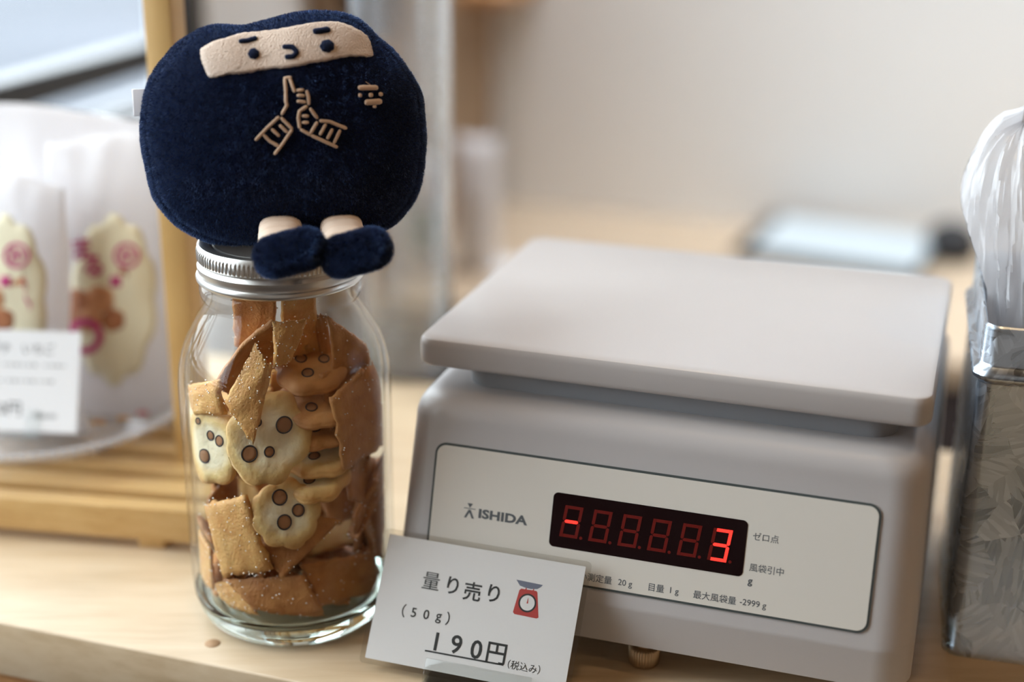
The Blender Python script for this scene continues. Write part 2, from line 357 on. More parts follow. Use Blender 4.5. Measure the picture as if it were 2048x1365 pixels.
# ------------------------------------------------------------------ the room
FLOOR = -900.0; CEIL = 1650.0
WL = -476.0; WB = 1466.0; WR = 1900.0; WF = -2300.0            # window wall, back wall, right wall, wall behind the camera
WIN0, WIN1, WTOP = -600.0, 670.0, 1250.0                      # the window opening along the wall
mkbm('floor', sbox(WL - 100, WR + 100, WF - 100, WB + 100, FLOOR - 40, FLOOR), M['floor'], smooth=False, kind='structure', label='grey shop floor')
mkbm('ceiling', sbox(WL - 100, WR + 100, WF - 100, WB + 100, CEIL, CEIL + 40), M['ceiling'], smooth=False, kind='structure', label='brown boarded ceiling')
mkbm('wall_back', sbox(WL, WR, WB, WB + 60, FLOOR, CEIL), M['wall'], smooth=False, kind='structure', label='white painted wall behind the far counter')
mkbm('wall_right', sbox(WR, WR + 60, WF, WB, FLOOR, CEIL), M['warm_wall'], smooth=False, kind='structure', label='wood panelled side wall')
mkbm('wall_front', sbox(WL, WR, WF - 60, WF, FLOOR, CEIL), M['wall'], smooth=False, kind='structure', label='white wall across the room')
mkbm('wall_left', join([sbox(WL - 60, WL, WF, WB, FLOOR, -16), sbox(WL - 60, WL, WF, WB, WTOP, CEIL), sbox(WL - 60, WL, WF, WIN0, -16, WTOP), sbox(WL - 60, WL, WIN1, WB, -16, WTOP)]), M['wall'], smooth=False, kind='structure', label='white wall around the shop window')
mkbm('trim_1', sbox(WL - 60, WL + 4, WIN0, WIN1, -16, -4, 2), M['white_frame'], kind='structure', label='white window sill board')
win = thing('window_1', S(WL, (WIN0 + WIN1) / 2, 0), None, None); win['kind'] = 'structure'; win['label'] = 'wide shop window with thin black rails'
mkbm('bottom_rail', sbox(WL - 40, WL - 5, WIN0, WIN1, -4, 24, 2), M['black_frame'], win)
mkbm('rail', sbox(WL - 36, WL - 10, WIN0, WIN1, 131, 155, 1), M['black_frame'], win)
mkbm('rail', sbox(WL - 36, WL - 10, WIN0, WIN1, 92, 104, 1), M['black_frame'], win)
mkbm('top_rail', sbox(WL - 40, WL - 5, WIN0, WIN1, WTOP - 40, WTOP, 3), M['black_frame'], win)
for dd in (WIN0 + 15, 0, WIN1 - 15): mkbm('stile', sbox(WL - 40, WL - 5, dd - 15, dd + 15, 24, WTOP - 40, 2), M['black_frame'], win)
for a, b in ((WIN0 + 30, -15), (15, WIN1 - 30)):
    mkbm('pane', sbox(WL - 25, WL - 21, a, b, 24, WTOP - 40), M['pane'], win, smooth=False)
def portal(c, ax, nrm, sx, sy):
    p_ = bpy.data.lights.new('daylight_portal', 'AREA'); p_.shape = 'RECTANGLE'; p_.size = sx * MM; p_.size_y = sy * MM; p_.cycles.is_portal = True
    o_ = bpy.data.objects.new('daylight_portal', p_); col.objects.link(o_); zz = -nrm; yy = zz.cross(ax)
    o_.matrix_world = Matrix.Translation(c * MM) @ Matrix((ax, yy, zz)).transposed().to_4x4()
# daylight portal in the opening
portal(S(WL - 65, (WIN0 + WIN1) / 2, WTOP / 2), D, W, WIN1 - WIN0, WTOP)
# outside
mkbm('ground', sbox(-40000, 40000, -40000, 30000, -1100, -1050), M['asphalt'], smooth=False, kind='structure', label='grey street outside the window')
mkbm('pavement', sbox(-3700, WL - 62, -20000, 30000, -1050, -1000, 20), M['kerb'], kind='structure', label='pale pavement outside the window')

# warm ceiling lamps
def lamp(a, b, power, label, colour=(1.0, 0.66, 0.36)):
    t = thing('ceiling_lamp', S(a, b, CEIL - 30), label, 'lamp', 'warm round ceiling lamps')
    v, f = lathe([(95, 30), (95, 0), (88, 0), (86, 6), (0.1, 6)], S(a, b, CEIL - 30), 40); mk('housing', v, f, M['lamp_white'], t, angle=40)
    v, f = lathe([(85, 5), (40, -3), (0.1, -4)], S(a, b, CEIL - 30), 40); mk('diffuser', v, f, M['lamp_glow'], t)
    ld = bpy.data.lights.new('lamp_light', 'AREA'); ld.shape = 'DISK'; ld.size = 0.07; ld.energy = power; ld.color = colour
    lo = bpy.data.objects.new('lamp_light', ld); col.objects.link(lo); lo.parent = t; lo.location = (0, 0, -0.012)
for a, b in ((150, -350), (900, 300), (1000, -1100), (-150, 800)):
    lamp(a, b, 1.3, 'round white ceiling lamp with warm glowing diffuser')
ws = thing('fill_strip', S(450, 1190, CEIL - 20), 'added unseen strip light brightening the wall above the far counter', 'lamp')  # unseen fill light, added to brighten the back wall
mkbm('housing', sbox(-350, 1250, 1170, 1210, CEIL - 22, CEIL, 2), M['lamp_white'], ws)
mkbm('diffuser', sbox(-345, 1245, 1175, 1205, CEIL - 26, CEIL - 22, 1), pbr('fill_strip_glow', (0.9, 0.9, 0.9), 0.5, emit=((0.95, 0.97, 1.0), 5.0)), ws)
ld = bpy.data.lights.new('fill_strip_light', 'AREA'); ld.shape = 'RECTANGLE'; ld.size = 1.6; ld.size_y = 0.04; ld.energy = 24.0; ld.color = (0.80, 0.90, 1.0); ld.spread = math.radians(110)
lo = bpy.data.objects.new('fill_strip_light', ld); col.objects.link(lo)
aim = (D * 0.30 - Z * 0.95).normalized(); lo.matrix_world = Matrix.Translation(S(450, 1190, CEIL - 30) * MM) @ Matrix((W, (-aim).cross(W), -aim)).transposed().to_4x4()

# ------------------------------------------------------------------ the far counter and what stands there
CT = -200.0
fc = thing('far_counter', S(300, 1222, FLOOR), 'pale wooden counter along the white wall', 'counter')
mkbm('worktop', sbox(WL + 2, 1500, 985, WB - 1, CT - 30, CT, 3), M['counter'], fc)
mkbm('front_panel', sbox(WL + 4, 1490, 1005, 1025, FLOOR, CT - 30), pbr('dark_counter_front', (0.055, 0.042, 0.042), 0.6), fc, smooth=False)
mkbm('side_panel', sbox(1470, 1490, 1025, WB - 1, FLOOR, CT - 30), M['brown_wood'], fc, smooth=False)
wp = thing('wall_panel', S(WL + 12, 1160, CT), 'brown wooden boards fixed to the white wall past the window', 'panel')
for k in range(6):
    mkbm('board', sbox(WL + 1, WL + 20, 880 + k * 96, 880 + k * 96 + 92, CT + 1, CEIL - 20, 2), M['brown_wood'] if k not in (1,) else M['orange_wood'], wp)
hc = hp(752, 20, S(WL + 45, 0, 0), W)
ap = thing('hanging_cloth', V((hc.x, hc.y, hc.z - 40)), 'dark brown cloth hanging in front of the wooden boards', 'cloth')
vv = []; nu, nv = 14, 18
for i in range(nu):
    for j in range(nv):
        s = j / (nv - 1); t = i / (nu - 1); wdt = 20 + 110 * t
        vv.append(hc + D * ((s - 0.5) * wdt * 2) + W * (10 * math.sin(s * 15)) + Z * (-40 + 260 * t + 16 * abs(s - 0.5)))
mk('cloth', vv, grid_faces(nu, nv), M['dark_cloth'], ap); ap.children[0].modifiers.new('thick', 'SOLIDIFY').thickness = 0.004
mkbm('hook', box(hc - W * 12 + Z * 215, W, D, Z, 14, 5, 8, 2), M['black_frame'], ap)
def packet(a, b, w, h, t, mat, pmat, label):
    """upright pillow packet with crimped top and a printed panel"""
    o = thing('snack_packet', S(a, b, CT), label, 'packet', 'snack packets on the far counter')
    n, m = 15, 17; F = []; B = []
    for i in range(n):
        for j in range(m):
            s = j / (m - 1) * 2 - 1; q = i / (n - 1)
            th = t * (max(0, 1 - s ** 4)) * math.sin(math.pi * min(1, 0.12 + q * 0.88)) ** 0.6 * (1 if q < 0.97 else 0.2) + 0.4
            ww = w / 2 * (1 - 0.06 * math.sin(math.pi * q))
            F.append(S(a + s * ww, b - th, CT + q * h)); B.append(S(a + s * ww, b + th, CT + q * h))
    ff = grid_faces(n, m) + grid_faces(n, m, n * m)
    per = [j for j in range(m)] + [i * m + m - 1 for i in range(1, n)] + [(n - 1) * m + j for j in range(m - 2, -1, -1)] + [i * m for i in range(n - 2, 0, -1)]
    ff += [[per[k], per[(k + 1) % len(per)], per[(k + 1) % len(per)] + n * m, per[k] + n * m] for k in range(len(per))]
    mk('pouch', F + B, ff, mat, o)
    vv, ff = slab(rrect(-w * 0.34, w * 0.34, h * 0.2, h * 0.6, 6), lambda x, y, k: S(a + x, b - t - 0.8 - k, CT + y), 0.6); mk('printed_panel', vv, ff, pmat, o, smooth=False)
packet(-366, 1120, 58, 172, 22, M['packet'], M['packet'], 'pale grey packet standing at the end of the packet row')
packet(-424, 1095, 50, 150, 18, M['packet'], M['packet_green'], 'pale packet with a green printed panel against the wooden boards')
packet(-440, 1020, 46, 120, 16, M['packet'], M['packet_brown'], 'short pale packet with a brown printed panel on the counter edge')
pp_ = hz(975, 532, CT + 2)
mkbm('paper_sheet', box(V((pp_.x, pp_.y, CT + 2)), W, D, Z, 45, 30, 2, 0.8), M['paper'], label='white paper pad lying on the far counter', cat='paper')
hs = hp(965, 8, S(0, WB - 90, 0), D)
mkbm('wall_shelf', join([box(hs + Z * 20, W, D, Z, 60, 88, 8, 2), box(hs - W * 50 - Z * 8, W, D, Z, 6, 80, 22, 2)]), M['orange_wood'], label='small orange-brown wooden shelf high on the white wall', cat='shelf')
# tablet
ta = math.radians(-8); tx = W * math.cos(ta) + D * math.sin(ta); ty = (-W * math.sin(ta) + D * math.cos(ta)) * math.cos(math.radians(3)) + Z * math.sin(math.radians(3)); tz = tx.cross(ty)
tc_ = S(62, 1350, CT + 14)
tb = thing('tablet', S(62, 1362, CT), 'black framed tablet with a pale lit screen on the far counter', 'tablet')
mkbm('case', box(tc_, tx, ty, tz, 122, 82, 5, 4, 3), M['tablet_black'], tb)
mkbm('screen', box(tc_ + tz * 5 + tx * 8, tx, ty, tz, 106, 73, 0.6), M['screen'], tb, smooth=False)
mkbm('stand', box(tc_ + ty * 60 - Z * 10, tx, V((0, 0, 1)).cross(tx), Z, 60, 5, 8, 2), M['tablet_black'], tb)
v, f = lathe([(0.1, 0), (26, 0), (34, 6), (36, 18), (33, 32), (24, 44), (10, 50), (0.1, 51)], S(204, 1385, CT), 40)
pd = thing('round_device', S(204, 1385, CT), 'round black domed device beside the tablet', 'device')
mk('dome', v, f, M['black_rubber'], pd); v, f = lathe([(36.4, 12), (37.2, 14), (36.4, 16)], S(204, 1385, CT), 40); mk('ring', v, f, M['tablet_black'], pd)

# ------------------------------------------------------------------ the display table
TF = -79.7; TB = 268.6; TL, TR = -468, 620
tab = thing('display_table', S(0, (TF + TB) / 2, FLOOR), 'pale wooden display table carrying the jar and the scale', 'table')
mkbm('tabletop', sbox(TL, TR, TF, TB, -29, 0, 1.2), M['table'], tab)
mkbm('apron', join([sbox(TL + 14, TR - 14, TF + 3, TF + 21, -130, -29), sbox(TL + 14, TR - 14, TB - 24, TB - 6, -130, -29)]), M['orange_wood'], tab, smooth=False)
for a in (TL + 30, TR - 70):
    for b in (TF + 6, TB - 46): mkbm('leg', sbox(a, a + 40, b, b + 40, FLOOR, -29, 2), M['orange_wood'], tab)
c = hz(425, 1288, 0)
v, f = lathe([(0.01, 0.3), (3.3, 0.3), (3.6, 0.0), (3.6, -1)], c, 24); mk('screw_plug', v, f, M['hole_fill'] if 0 else pbr('plug_wood', (0.42, 0.25, 0.13), 0.6), tab)

# ------------------------------------------------------------------ bamboo rack with slatted base and post
RY = math.radians(8.5); RW = V((math.cos(RY), -math.sin(RY), 0)); RD = V((math.sin(RY), math.cos(RY), 0))
RO = hz(190, 1010, 24); RO.z = 0                                 # a point on the front edge
def Rk(a, b, c): return RO + RW * a + RD * b + Z * c
def rbox(a0, a1, b0, b1, c0, c1, bev=0.8):
    return box(Rk((a0 + a1) / 2, (b0 + b1) / 2, (c0 + c1) / 2), RW, RD, Z, (a1 - a0) / 2, (b1 - b0) / 2, (c1 - c0) / 2, bev)
rk = thing('bamboo_rack', Rk(-70, 90, 0), 'bamboo display rack with slatted base and tall upright post behind the jar', 'rack')
A0, A1 = -228, 66
b = 0; k = 0
while b < 178:
    wd_ = 11 if k == 0 else 16
    mkbm('slat', rbox(A0, A1, b, b + wd_, 6, 24), M['bamboo'], rk); b += wd_ + 8; k += 1
BE = b - 8
for a in (A0 + 20, A1 - 46): mkbm('cross_rail', rbox(a, a + 14, 3, BE - 3, 0, 6.2), M['bamboo'], rk)
pp = hp(352, 560, Rk(0, 58, 0), RD)
pa = (pp - RO).dot(RW)
mkbm('post', rbox(pa - 7.2, pa + 7.2, 58, 77, 0, 460, 1), M['post'], rk)
mkbm('post', rbox(A0 + 4, A0 + 18.4, 58, 77, 0, 460, 1), M['post'], rk)
mkbm('top_bar', rbox(A0 + 4, pa + 7.2, 58, 77, 460, 476, 1), M['post'], rk)

# ------------------------------------------------------------------ glass plate with beaded rim
PC = hz(80, 788, 45); PR = 87.0
PC = V((PC.x, PC.y, 24.0))
gp = thing('glass_plate', PC, 'clear pressed glass plate with beaded rim holding the sweet bags', 'plate')
prof = [(0.1, 1), (40, 1), (42, 0), (46, 0), (48, 2), (62, 6), (76, 14), (PR - 2, 19.5), (PR, 21), (PR - 2, 22.5), (76, 17), (62, 9), (46, 5), (0.1, 4)]
v, f = lathe(prof, PC, 128); mk('dish', v, f, M['plate_glass'], gp, angle=60)
for k in range(110):
    a = 2 * math.pi * k / 110
    if k == 0:
        v, f = lathe([(0.01, -2.0), (1.4, -1.4), (2.0, 0), (1.4, 1.4), (0.01, 2.0)], PC + V((PR, 0, 21)), 8); b0 = mk('bead', v, f, M['plate_glass'], gp); bme = b0.data; bm0 = PC + V((PR, 0, 21))
    else:
        o = bpy.data.objects.new('bead', bme); col.objects.link(o); o.parent = gp; WLOC[o.name] = PC
        o.location = (V((PR * math.cos(a), PR * math.sin(a), 21)) - V((PR, 0, 21))) * MM
for (u, v_, mat, nm, s) in ((195, 846, 'gold_bit', 'golden dried petal lying on the glass plate', 4.5), (285, 828, 'red_bit', 'red dried petal lying on the glass plate', 3.2), (245, 838, 'gold_bit', 'thin golden dried petal beside the red one on the plate', 3.6)):
    c = hz(u, v_, 42.5); n = 10
    vv = [c + V((s * (1 + 0.2 * math.sin(k * 2.3)) * math.cos(k * 0.628), 0.55 * s * math.sin(k * 0.628), 0.5 * math.sin(k * 1.9))) for k in range(n)]
    vv = vv + [p + V((0, 0, 0.8)) for p in vv] + [c + V((0, 0, 1.6)), c - V((0, 0, 0.1))]
    ff = [[j, (j + 1) % n, n + (j + 1) % n, n + j] for j in range(n)] + [[n + j, n + (j + 1) % n, 2 * n] for j in range(n)] + [[(j + 1) % n, j, 2 * n + 1] for j in range(n)]
    mk('dried_petal', vv, ff, M[mat], label=nm, cat='petal')

# ------------------------------------------------------------------ sweet bags on the plate
def bag(c, yaw, w, h, t, label, lean=0.0, seed=0):
    ax = V((math.cos(yaw), -math.sin(yaw), 0)); ay = V((math.sin(yaw), math.cos(yaw), 0))
    o = thing('sweet_bag', c, label, 'bag', 'frosted sweet bags on the glass plate')
    n, m = 30, 24; F = []; B = []
    for i in range(n):
        for j in range(m):
            s = j / (m - 1) * 2 - 1; q = i / (n - 1)
            ww = w / 2 * (1 - 0.10 * math.sin(math.pi * min(1, q * 1.1)) + 0.05 * math.sin(q * 9 + seed))
            th = t * max(0, 1 - abs(s) ** 3) * (math.sin(math.pi * min(1, 0.16 + 0.62 * q)) if q < 0.75 else math.sin(math.pi * (0.16 + 0.465)) * (1 - (q - 0.75) / 0.25) ** 0.8) + 0.3
            wr = 1.6 * noise.noise(V((s * 3, q * 6, seed * 3.1))) * (0.4 + q)
            p = c + ax * (s * ww) + Z * (q * h + 4 * math.sin(s * 2 + seed) * (q ** 4)) + ay * (lean * q * q)
            F.append(p - ay * (th - wr)); B.append(p + ay * (th + wr))
    ff = grid_faces(n, m) + grid_faces(n, m, n * m)
    per = [j for j in range(m)] + [i * m + m - 1 for i in range(1, n)] + [(n - 1) * m + j for j in range(m - 2, -1, -1)] + [i * m for i in range(n - 2, 0, -1)]
    ff += [[per[k], per[(k + 1) % len(per)], per[(k + 1) % len(per)] + n * m, per[k] + n * m] for k in range(len(per))]
    mk('pouch', F + B, ff, M['frost'], o)
    return o, BVHTree.FromPolygons(F + B, ff)
def on_bvh(bvh, u, v, off, fallback=None):
    r = ray(u, v).normalized(); h = bvh.ray_cast(CAM, r)
    if h[0] is None:
        h2 = bvh.find_nearest(CAM + r * (fallback or 760)); return h2[0] - r * off, -r
    n = h[1] if h[1].dot(r) < 0 else -h[1]
    return h[0] + n * off, n
def decal(name, outline, bvh, off, mat, parent, nr=8, round_=True, centre=None, dome=0.0):
    """cloth or print patch following the surface: px outline -> thin raised patch"""
    n = len(outline)
    cu, cv = centre or (sum(p[0] for p in outline) / n, sum(p[1] for p in outline) / n)
    vv = [on_bvh(bvh, cu, cv, off + dome)[0]]; ff = []
    for i in range(1, nr + 2):
        t = min(1.0, i / nr) if i <= nr else 1.0
        for (u, v) in outline:
            h = off * (1 if t < 1 else 0.6) + dome * (1 - t * t) if i <= nr else -0.4
            vv.append(on_bvh(bvh, cu + (u - cu) * t, cv + (v - cv) * t, h)[0])
    for j in range(n): ff.append([0, 1 + j, 1 + (j + 1) % n])
    for i in range(nr):
        for j in range(n): ff.append([1 + i * n + j, 1 + i * n + (j + 1) % n, 1 + (i + 1) * n + (j + 1) % n, 1 + (i + 1) * n + j])
    return mk(name, vv, ff, mat, parent, smooth=True)
def smooth_loop(pts, per=6):
    out = []; n = len(pts)
    for i in range(n):
        p0, p1, p2, p3 = pts[i - 1], pts[i], pts[(i + 1) % n], pts[(i + 2) % n]
        for k in range(per):
            t = k / per
            out.append(tuple(0.5 * ((2 * p1[a]) + (-p0[a] + p2[a]) * t + (2 * p0[a] - 5 * p1[a] + 4 * p2[a] - p3[a]) * t * t + (-p0[a] + 3 * p1[a] - 3 * p2[a] + p3[a]) * t ** 3) for a in (0, 1)))
    return out
def text_px(name, s, u, v, h, bvh, mat, parent, off, rot=0.0, bold=0.0):
    vv, ff = text_mesh(s, 1.0, bold)
    cx = (min(p[0] for p in vv) + max(p[0] for p in vv)) / 2; cy = (min(p[1] for p in vv) + max(p[1] for p in vv)) / 2
    cr, sr = math.cos(rot), math.sin(rot)
    pts = [on_bvh(bvh, u + ((x - cx) * cr - (y - cy) * sr) * h, v - ((x - cx) * sr + (y - cy) * cr) * h, off)[0] for x, y in vv]
    return mk(name, pts, ff, mat, parent, smooth=False)
def cloud(cu, cv, ru, rv, lobes, amp):
    return [(cu + ru * (1 + amp * abs(math.sin(lobes * a / 2)) - amp / 2) * math.cos(a), cv + rv * (1 + amp * abs(math.sin(lobes * a / 2)) - amp / 2) * math.sin(a)) for a in [2 * math.pi * k / 96 for k in range(96)]]
def ring_px(cu, cv, r0, r1, bvh, off, mat, parent, name):
    vv = []; n = 40
    for k in range(n):
        a = 2 * math.pi * k / n
        for r in (r0, r1): vv.append(on_bvh(bvh, cu + r * math.cos(a), cv + r * math.sin(a), off)[0])
    mk(name, vv, [[2 * k, 2 * k + 1, (2 * k + 3) % (2 * n), (2 * k + 2) % (2 * n)] for k in range(n)], mat, parent, smooth=False)
zb_ = 29.5
c1 = hz(245, 800, zb_ + 3); c1 = V((-213, 780, zb_))
b1, v1 = bag(c1, math.radians(4), 84, 158, 14, 'frosted white bag with cream cloud label beside the bamboo post', 6, 1)
c2 = V((-268, 760, zb_))
b2, v2 = bag(c2, math.radians(14), 66, 140, 15, 'frosted white bag with cream label behind the small price card', 4, 2)
b3, v3 = bag(V((-246, 818, zb_ + 6)), math.radians(4), 110, 158, 12, 'tall plain frosted bag standing behind the two labelled bags', 8, 3)
for bb_, vv_, (cu, cv), seed in ((b1, v1, (228, 600), 0), (b2, v2, (8, 600), 1)):
    lab = decal('label', cloud(cu, cv, 84, 165, 10, 0.10), vv_, 0.35, M['label'], bb_, 8)
    du = cu - 228
    for k_, (u, v, r) in enumerate(((158, 604, 28), (200, 600, 30), (226, 640, 24), (178, 640, 26), (142, 640, 24))):
        decal('cookie_print', cloud(u + du, v, r, r * 0.95, 5, 0.08), vv_, 0.5 + 0.05 * k_, M['print_cookie' if k_ % 2 == 0 else 'print_cookie_pale'], lab, 3)
    text_px('lettering', 'ま', 165 + du, 496, 50, vv_, M['magenta'], lab, 0.75, 0.15, 0.02)
    text_px('lettering', 'る', 187 + du, 532, 48, vv_, M['magenta'], lab, 0.75, 0.15, 0.03)
    ring_px(254 + du, 511, 20, 26, vv_, 0.75, M['magenta'], lab, 'stamp_ring')
    text_px('lettering', 'か', 254 + du, 511, 32, vv_, M['magenta'], lab, 0.75, 0, 0.03)
    decal('flower_mark', cloud(232 + du, 563, 11, 11, 4, 0.5), vv_, 0.75, M['magenta'], lab, 2)
    ring_px(172 + du, 672, 22, 36, vv_, 0.85, M['magenta'], lab, 'stamp_ring')

# ------------------------------------------------------------------ price cards
def price_card(name, B, ex, ey, w, h, label, pad, rad=2.0):
    n = ex.cross(ey).normalized()
    if n.dot(CAM - B) < 0: n = -n
    fn = lambda x, y, k: B + ex * x + ey * y + n * k
    o = thing(name, V((B + ex * w / 2).to_tuple()), label, 'price card')
    v, f = slab(rrect(0, w, 0, h, 0.4, 2), fn, 0.15, -0.15); mk('paper', v, f, M['paper'], o, smooth=False)
    if pad:
        v, f = slab(rrect(-pad, w + pad, -pad, h + pad, rad, 6), fn, 0.32, -0.32); mk('laminate', v, f, M['laminate'], o, smooth=False)
    return o, fn, n
B = hz(730, 1316, 6); B2 = hz(1135, 1395, 6); ex = (B2 - B).normalized()
def lean_point(u, v, B, h):
    r = ray(u, v).normalized(); oc = CAM - B; bq = oc.dot(r); cq = oc.dot(oc) - h * h; dq = max(0, bq * bq - cq)
    return CAM + r * (-bq + math.sqrt(dq)), dq
Tp, dq = lean_point(768, 1067, B, 55.0)
ey = (Tp - B); ey = (ey - ex * ey.dot(ex)).normalized()
WC = 91.0
card, cfn, cn = price_card('price_card', B, ex, ey, WC, 55.0, 'laminated white price card reading 190 yen in front of the scale', 2.3)
def cpx(u, v):
    P = hp(u, v, B, cn); return (P - B).dot(ex), (P - B).dot(ey)
def card_text(s, u, v, size, bold=0.0, mat='print_black', name='lettering', spacing=1.0):
    x0, y0 = cpx(u, v); return text_on(name, s, size, lambda x, y: cfn(x0 + x, y0 + y, 0.25), M[mat], card, bold, centre=True, spacing=spacing)
for ch, u, v in (('量', 863, 1163), ('り', 906, 1172), ('売', 945, 1184), ('り', 988, 1188)): card_text(ch, u, v, 8.6, 0.015 if ch == '量' else 0.11)
for ch, u, v, s in (('（', 808, 1222, 6.0), ('5', 828, 1226, 5.8), ('0', 853, 1230, 5.8), ('g', 877, 1238, 6.0), ('）', 896, 1238, 6.0)): card_text(ch, u, v, s, 0.06)
for ch, u, v, s in (('1', 873, 1284, 11.0), ('9', 913, 1290, 11.0), ('0', 953, 1300, 11.0)): card_text(ch, u, v, s, 0.16)
card_text('円', 993, 1308, 10.2, 0.13)
card_text('（税込み）', 1048, 1335, 4.0, 0.0)
x0, y0 = cpx(850, 1302); x1, y1 = cpx(1007, 1331)
v, f = slab([(x0, y0 - 0.35), (x1, y0 - 0.35 + (y1 - y0) * 1), (x1, y0 + 0.35 + (y1 - y0) * 1), (x0, y0 + 0.35)], lambda x, y, k: cfn(x, y, k), 0.25, 0.16); mk('underline', v, f, M['print_black'], card, smooth=False)
def cpoly(name, px, mat, k): 
    pts = [cpx(*q) for q in px]; v, f = slab(pts, lambda x, y, kk: cfn(x, y, kk), k, 0.16); mk(name, v, f, M[mat], card, smooth=False)
cpoly('scale_picture_pan', [(1033, 1160), (1086, 1171), (1082, 1175), (1075, 1179), (1062, 1179), (1050, 1176), (1040, 1172)], 'print_slate', 0.22)
cpoly('scale_picture_body', [(1043, 1178), (1051, 1179.5), (1052, 1176), (1054, 1176), (1053.5, 1180), (1066, 1181.5), (1067, 1178), (1069, 1178.5), (1068, 1182), (1073, 1183), (1075, 1186), (1077, 1236), (1073, 1238), (1029, 1229), (1026, 1225), (1039, 1181)], 'print_red', 0.21)
xc, yc = cpx(1055, 1207)
for r, m_, k in ((4.0, 'print_black', 0.25), (3.25, 'paper', 0.28)):
    v, f = slab([(xc + r * math.cos(a * math.pi / 20), yc + r * math.sin(a * math.pi / 20)) for a in range(40)], lambda x, y, kk: cfn(x, y, kk), k, 0.16); mk('dial', v, f, M[m_], card, smooth=False)
v, f = slab([(xc - 0.35, yc - 0.2), (xc + 0.35, yc - 0.2), (xc + 0.06, yc + 2.2), (xc - 0.06, yc + 2.2)], lambda x, y, kk: cfn(x, y, kk), 0.31, 0.2); mk('needle', v, f, M['print_red'], card, smooth=False)
# acrylic stand of the front card
ca, cb = cpx(855, 1316); cc, _ = cpx(1066, 1352)
std = thing('card_stand', B + ex * (ca + cc) / 2 - Z * 6, 'clear acrylic stand gripping the 190 yen card', 'stand')
hx = (ca + cc) / 2; hw = (cc - ca) / 2
mkbm('front_clip', box(cfn(hx, cb / 2 - 3, 1.3), ex, ey, cn, hw, cb / 2 + 3, 0.8, 0.4), M['acrylic'], std)
mkbm('back_clip', box(cfn(hx, cb / 2 - 1, -1.4), ex, ey, cn, hw, cb / 2 + 6, 0.8, 0.4), M['acrylic'], std)
fy = Z.cross(ex).normalized()
mkbm('foot_plate', box(B + ex * hx - Z * 5.0 - fy * 1, ex, fy, Z, hw, 18, 1.0, 0.5), M['acrylic'], std)
# card by the sweet bags
ex2 = V((math.cos(math.radians(4)), -math.sin(math.radians(4)), 0))
Q = hz(153, 868, 43)
T2, dq2 = lean_point(178, 665, Q, 54.0)
ey2 = (T2 - Q); ey2 = (ey2 - ex2 * ey2.dot(ex2)).normalized()
B_2 = Q - ex2 * 86
card2, cfn2, cn2 = price_card('price_card', B_2, ex2, ey2, 86.0, 54.0, 'small white price card for strawberry sweets standing on the glass plate', 0)
def cpx2(u, v):
    P = hp(u, v, B_2, cn2); return (P - B_2).dot(ex2), (P - B_2).dot(ey2)
for s, u, v, size in (('プチ', 2, 696, 6.0), ('いちご', 78, 698, 6.0), ('0円', 20, 818, 8.5), ('（税込み）', 90, 832, 3.4)):
    x0, y0 = cpx2(u, v); text_on('lettering', s, size, lambda x, y: cfn2(x0 + x, y0 + y, 0.25), M['print_black'], card2, 0.02, centre=True)
for row, us in ((729, (10, 22, 34, 46, 58, 70, 92, 104, 116, 127)), (761, (2, 18, 30, 42, 54, 66, 80, 92, 103))):
    for k, u in enumerate(us):                                   # the two lines too small to read
        x0, y0 = cpx2(u, row + u * 0.03); q = 0.75 + 0.3 * ((k * 7) % 3)
        v, f = slab([(x0 - 1.2, y0 - q * 0.5), (x0 + 1.2, y0 - q * 0.5), (x0 + 1.2, y0 + q * 0.5), (x0 - 1.2, y0 + q * 0.5)], cfn2, 0.25, 0.16); mk('fine_print', v, f, M['fine_print'], card2, smooth=False)
std2 = thing('card_stand', B_2 + ex2 * 52 - Z * 2, 'clear acrylic stand holding the small strawberry card on the plate', 'stand')
for x in (60, 64.5): mkbm('prong', box(cfn2(x, 4, 1.2), ex2, ey2, cn2, 1.1, 8, 0.9, 0.5), M['acrylic'], std2)
mkbm('back_rest', box(cfn2(48, 6, -1.2), ex2, ey2, cn2, 18, 9, 0.8, 0.4), M['acrylic'], std2)
mkbm('foot_plate', box(cfn2(48, -2.5, 6), ex2, ey2, cn2, 18, 0.9, 10, 0.4), M['acrylic'], std2)

# ------------------------------------------------------------------ tall glass tube behind the jar
tcx = hz(812, 735, 0); tcx = V((tcx.x, tcx.y, 0))
tu = thing('glass_tube', tcx, 'tall clear glass tube vase standing between the jar and the scale', 'vase')
rt = 31.5
v, f = lathe([(0.1, 6), (rt - 3, 6), (rt - 2.2, 9), (rt - 2.2, 380), (rt - 1, 381), (rt, 380), (rt, 3), (rt - 2, 0), (0.1, 0)], tcx, 96); mk('wall', v, f, M['tube_glass'], tu, angle=40)

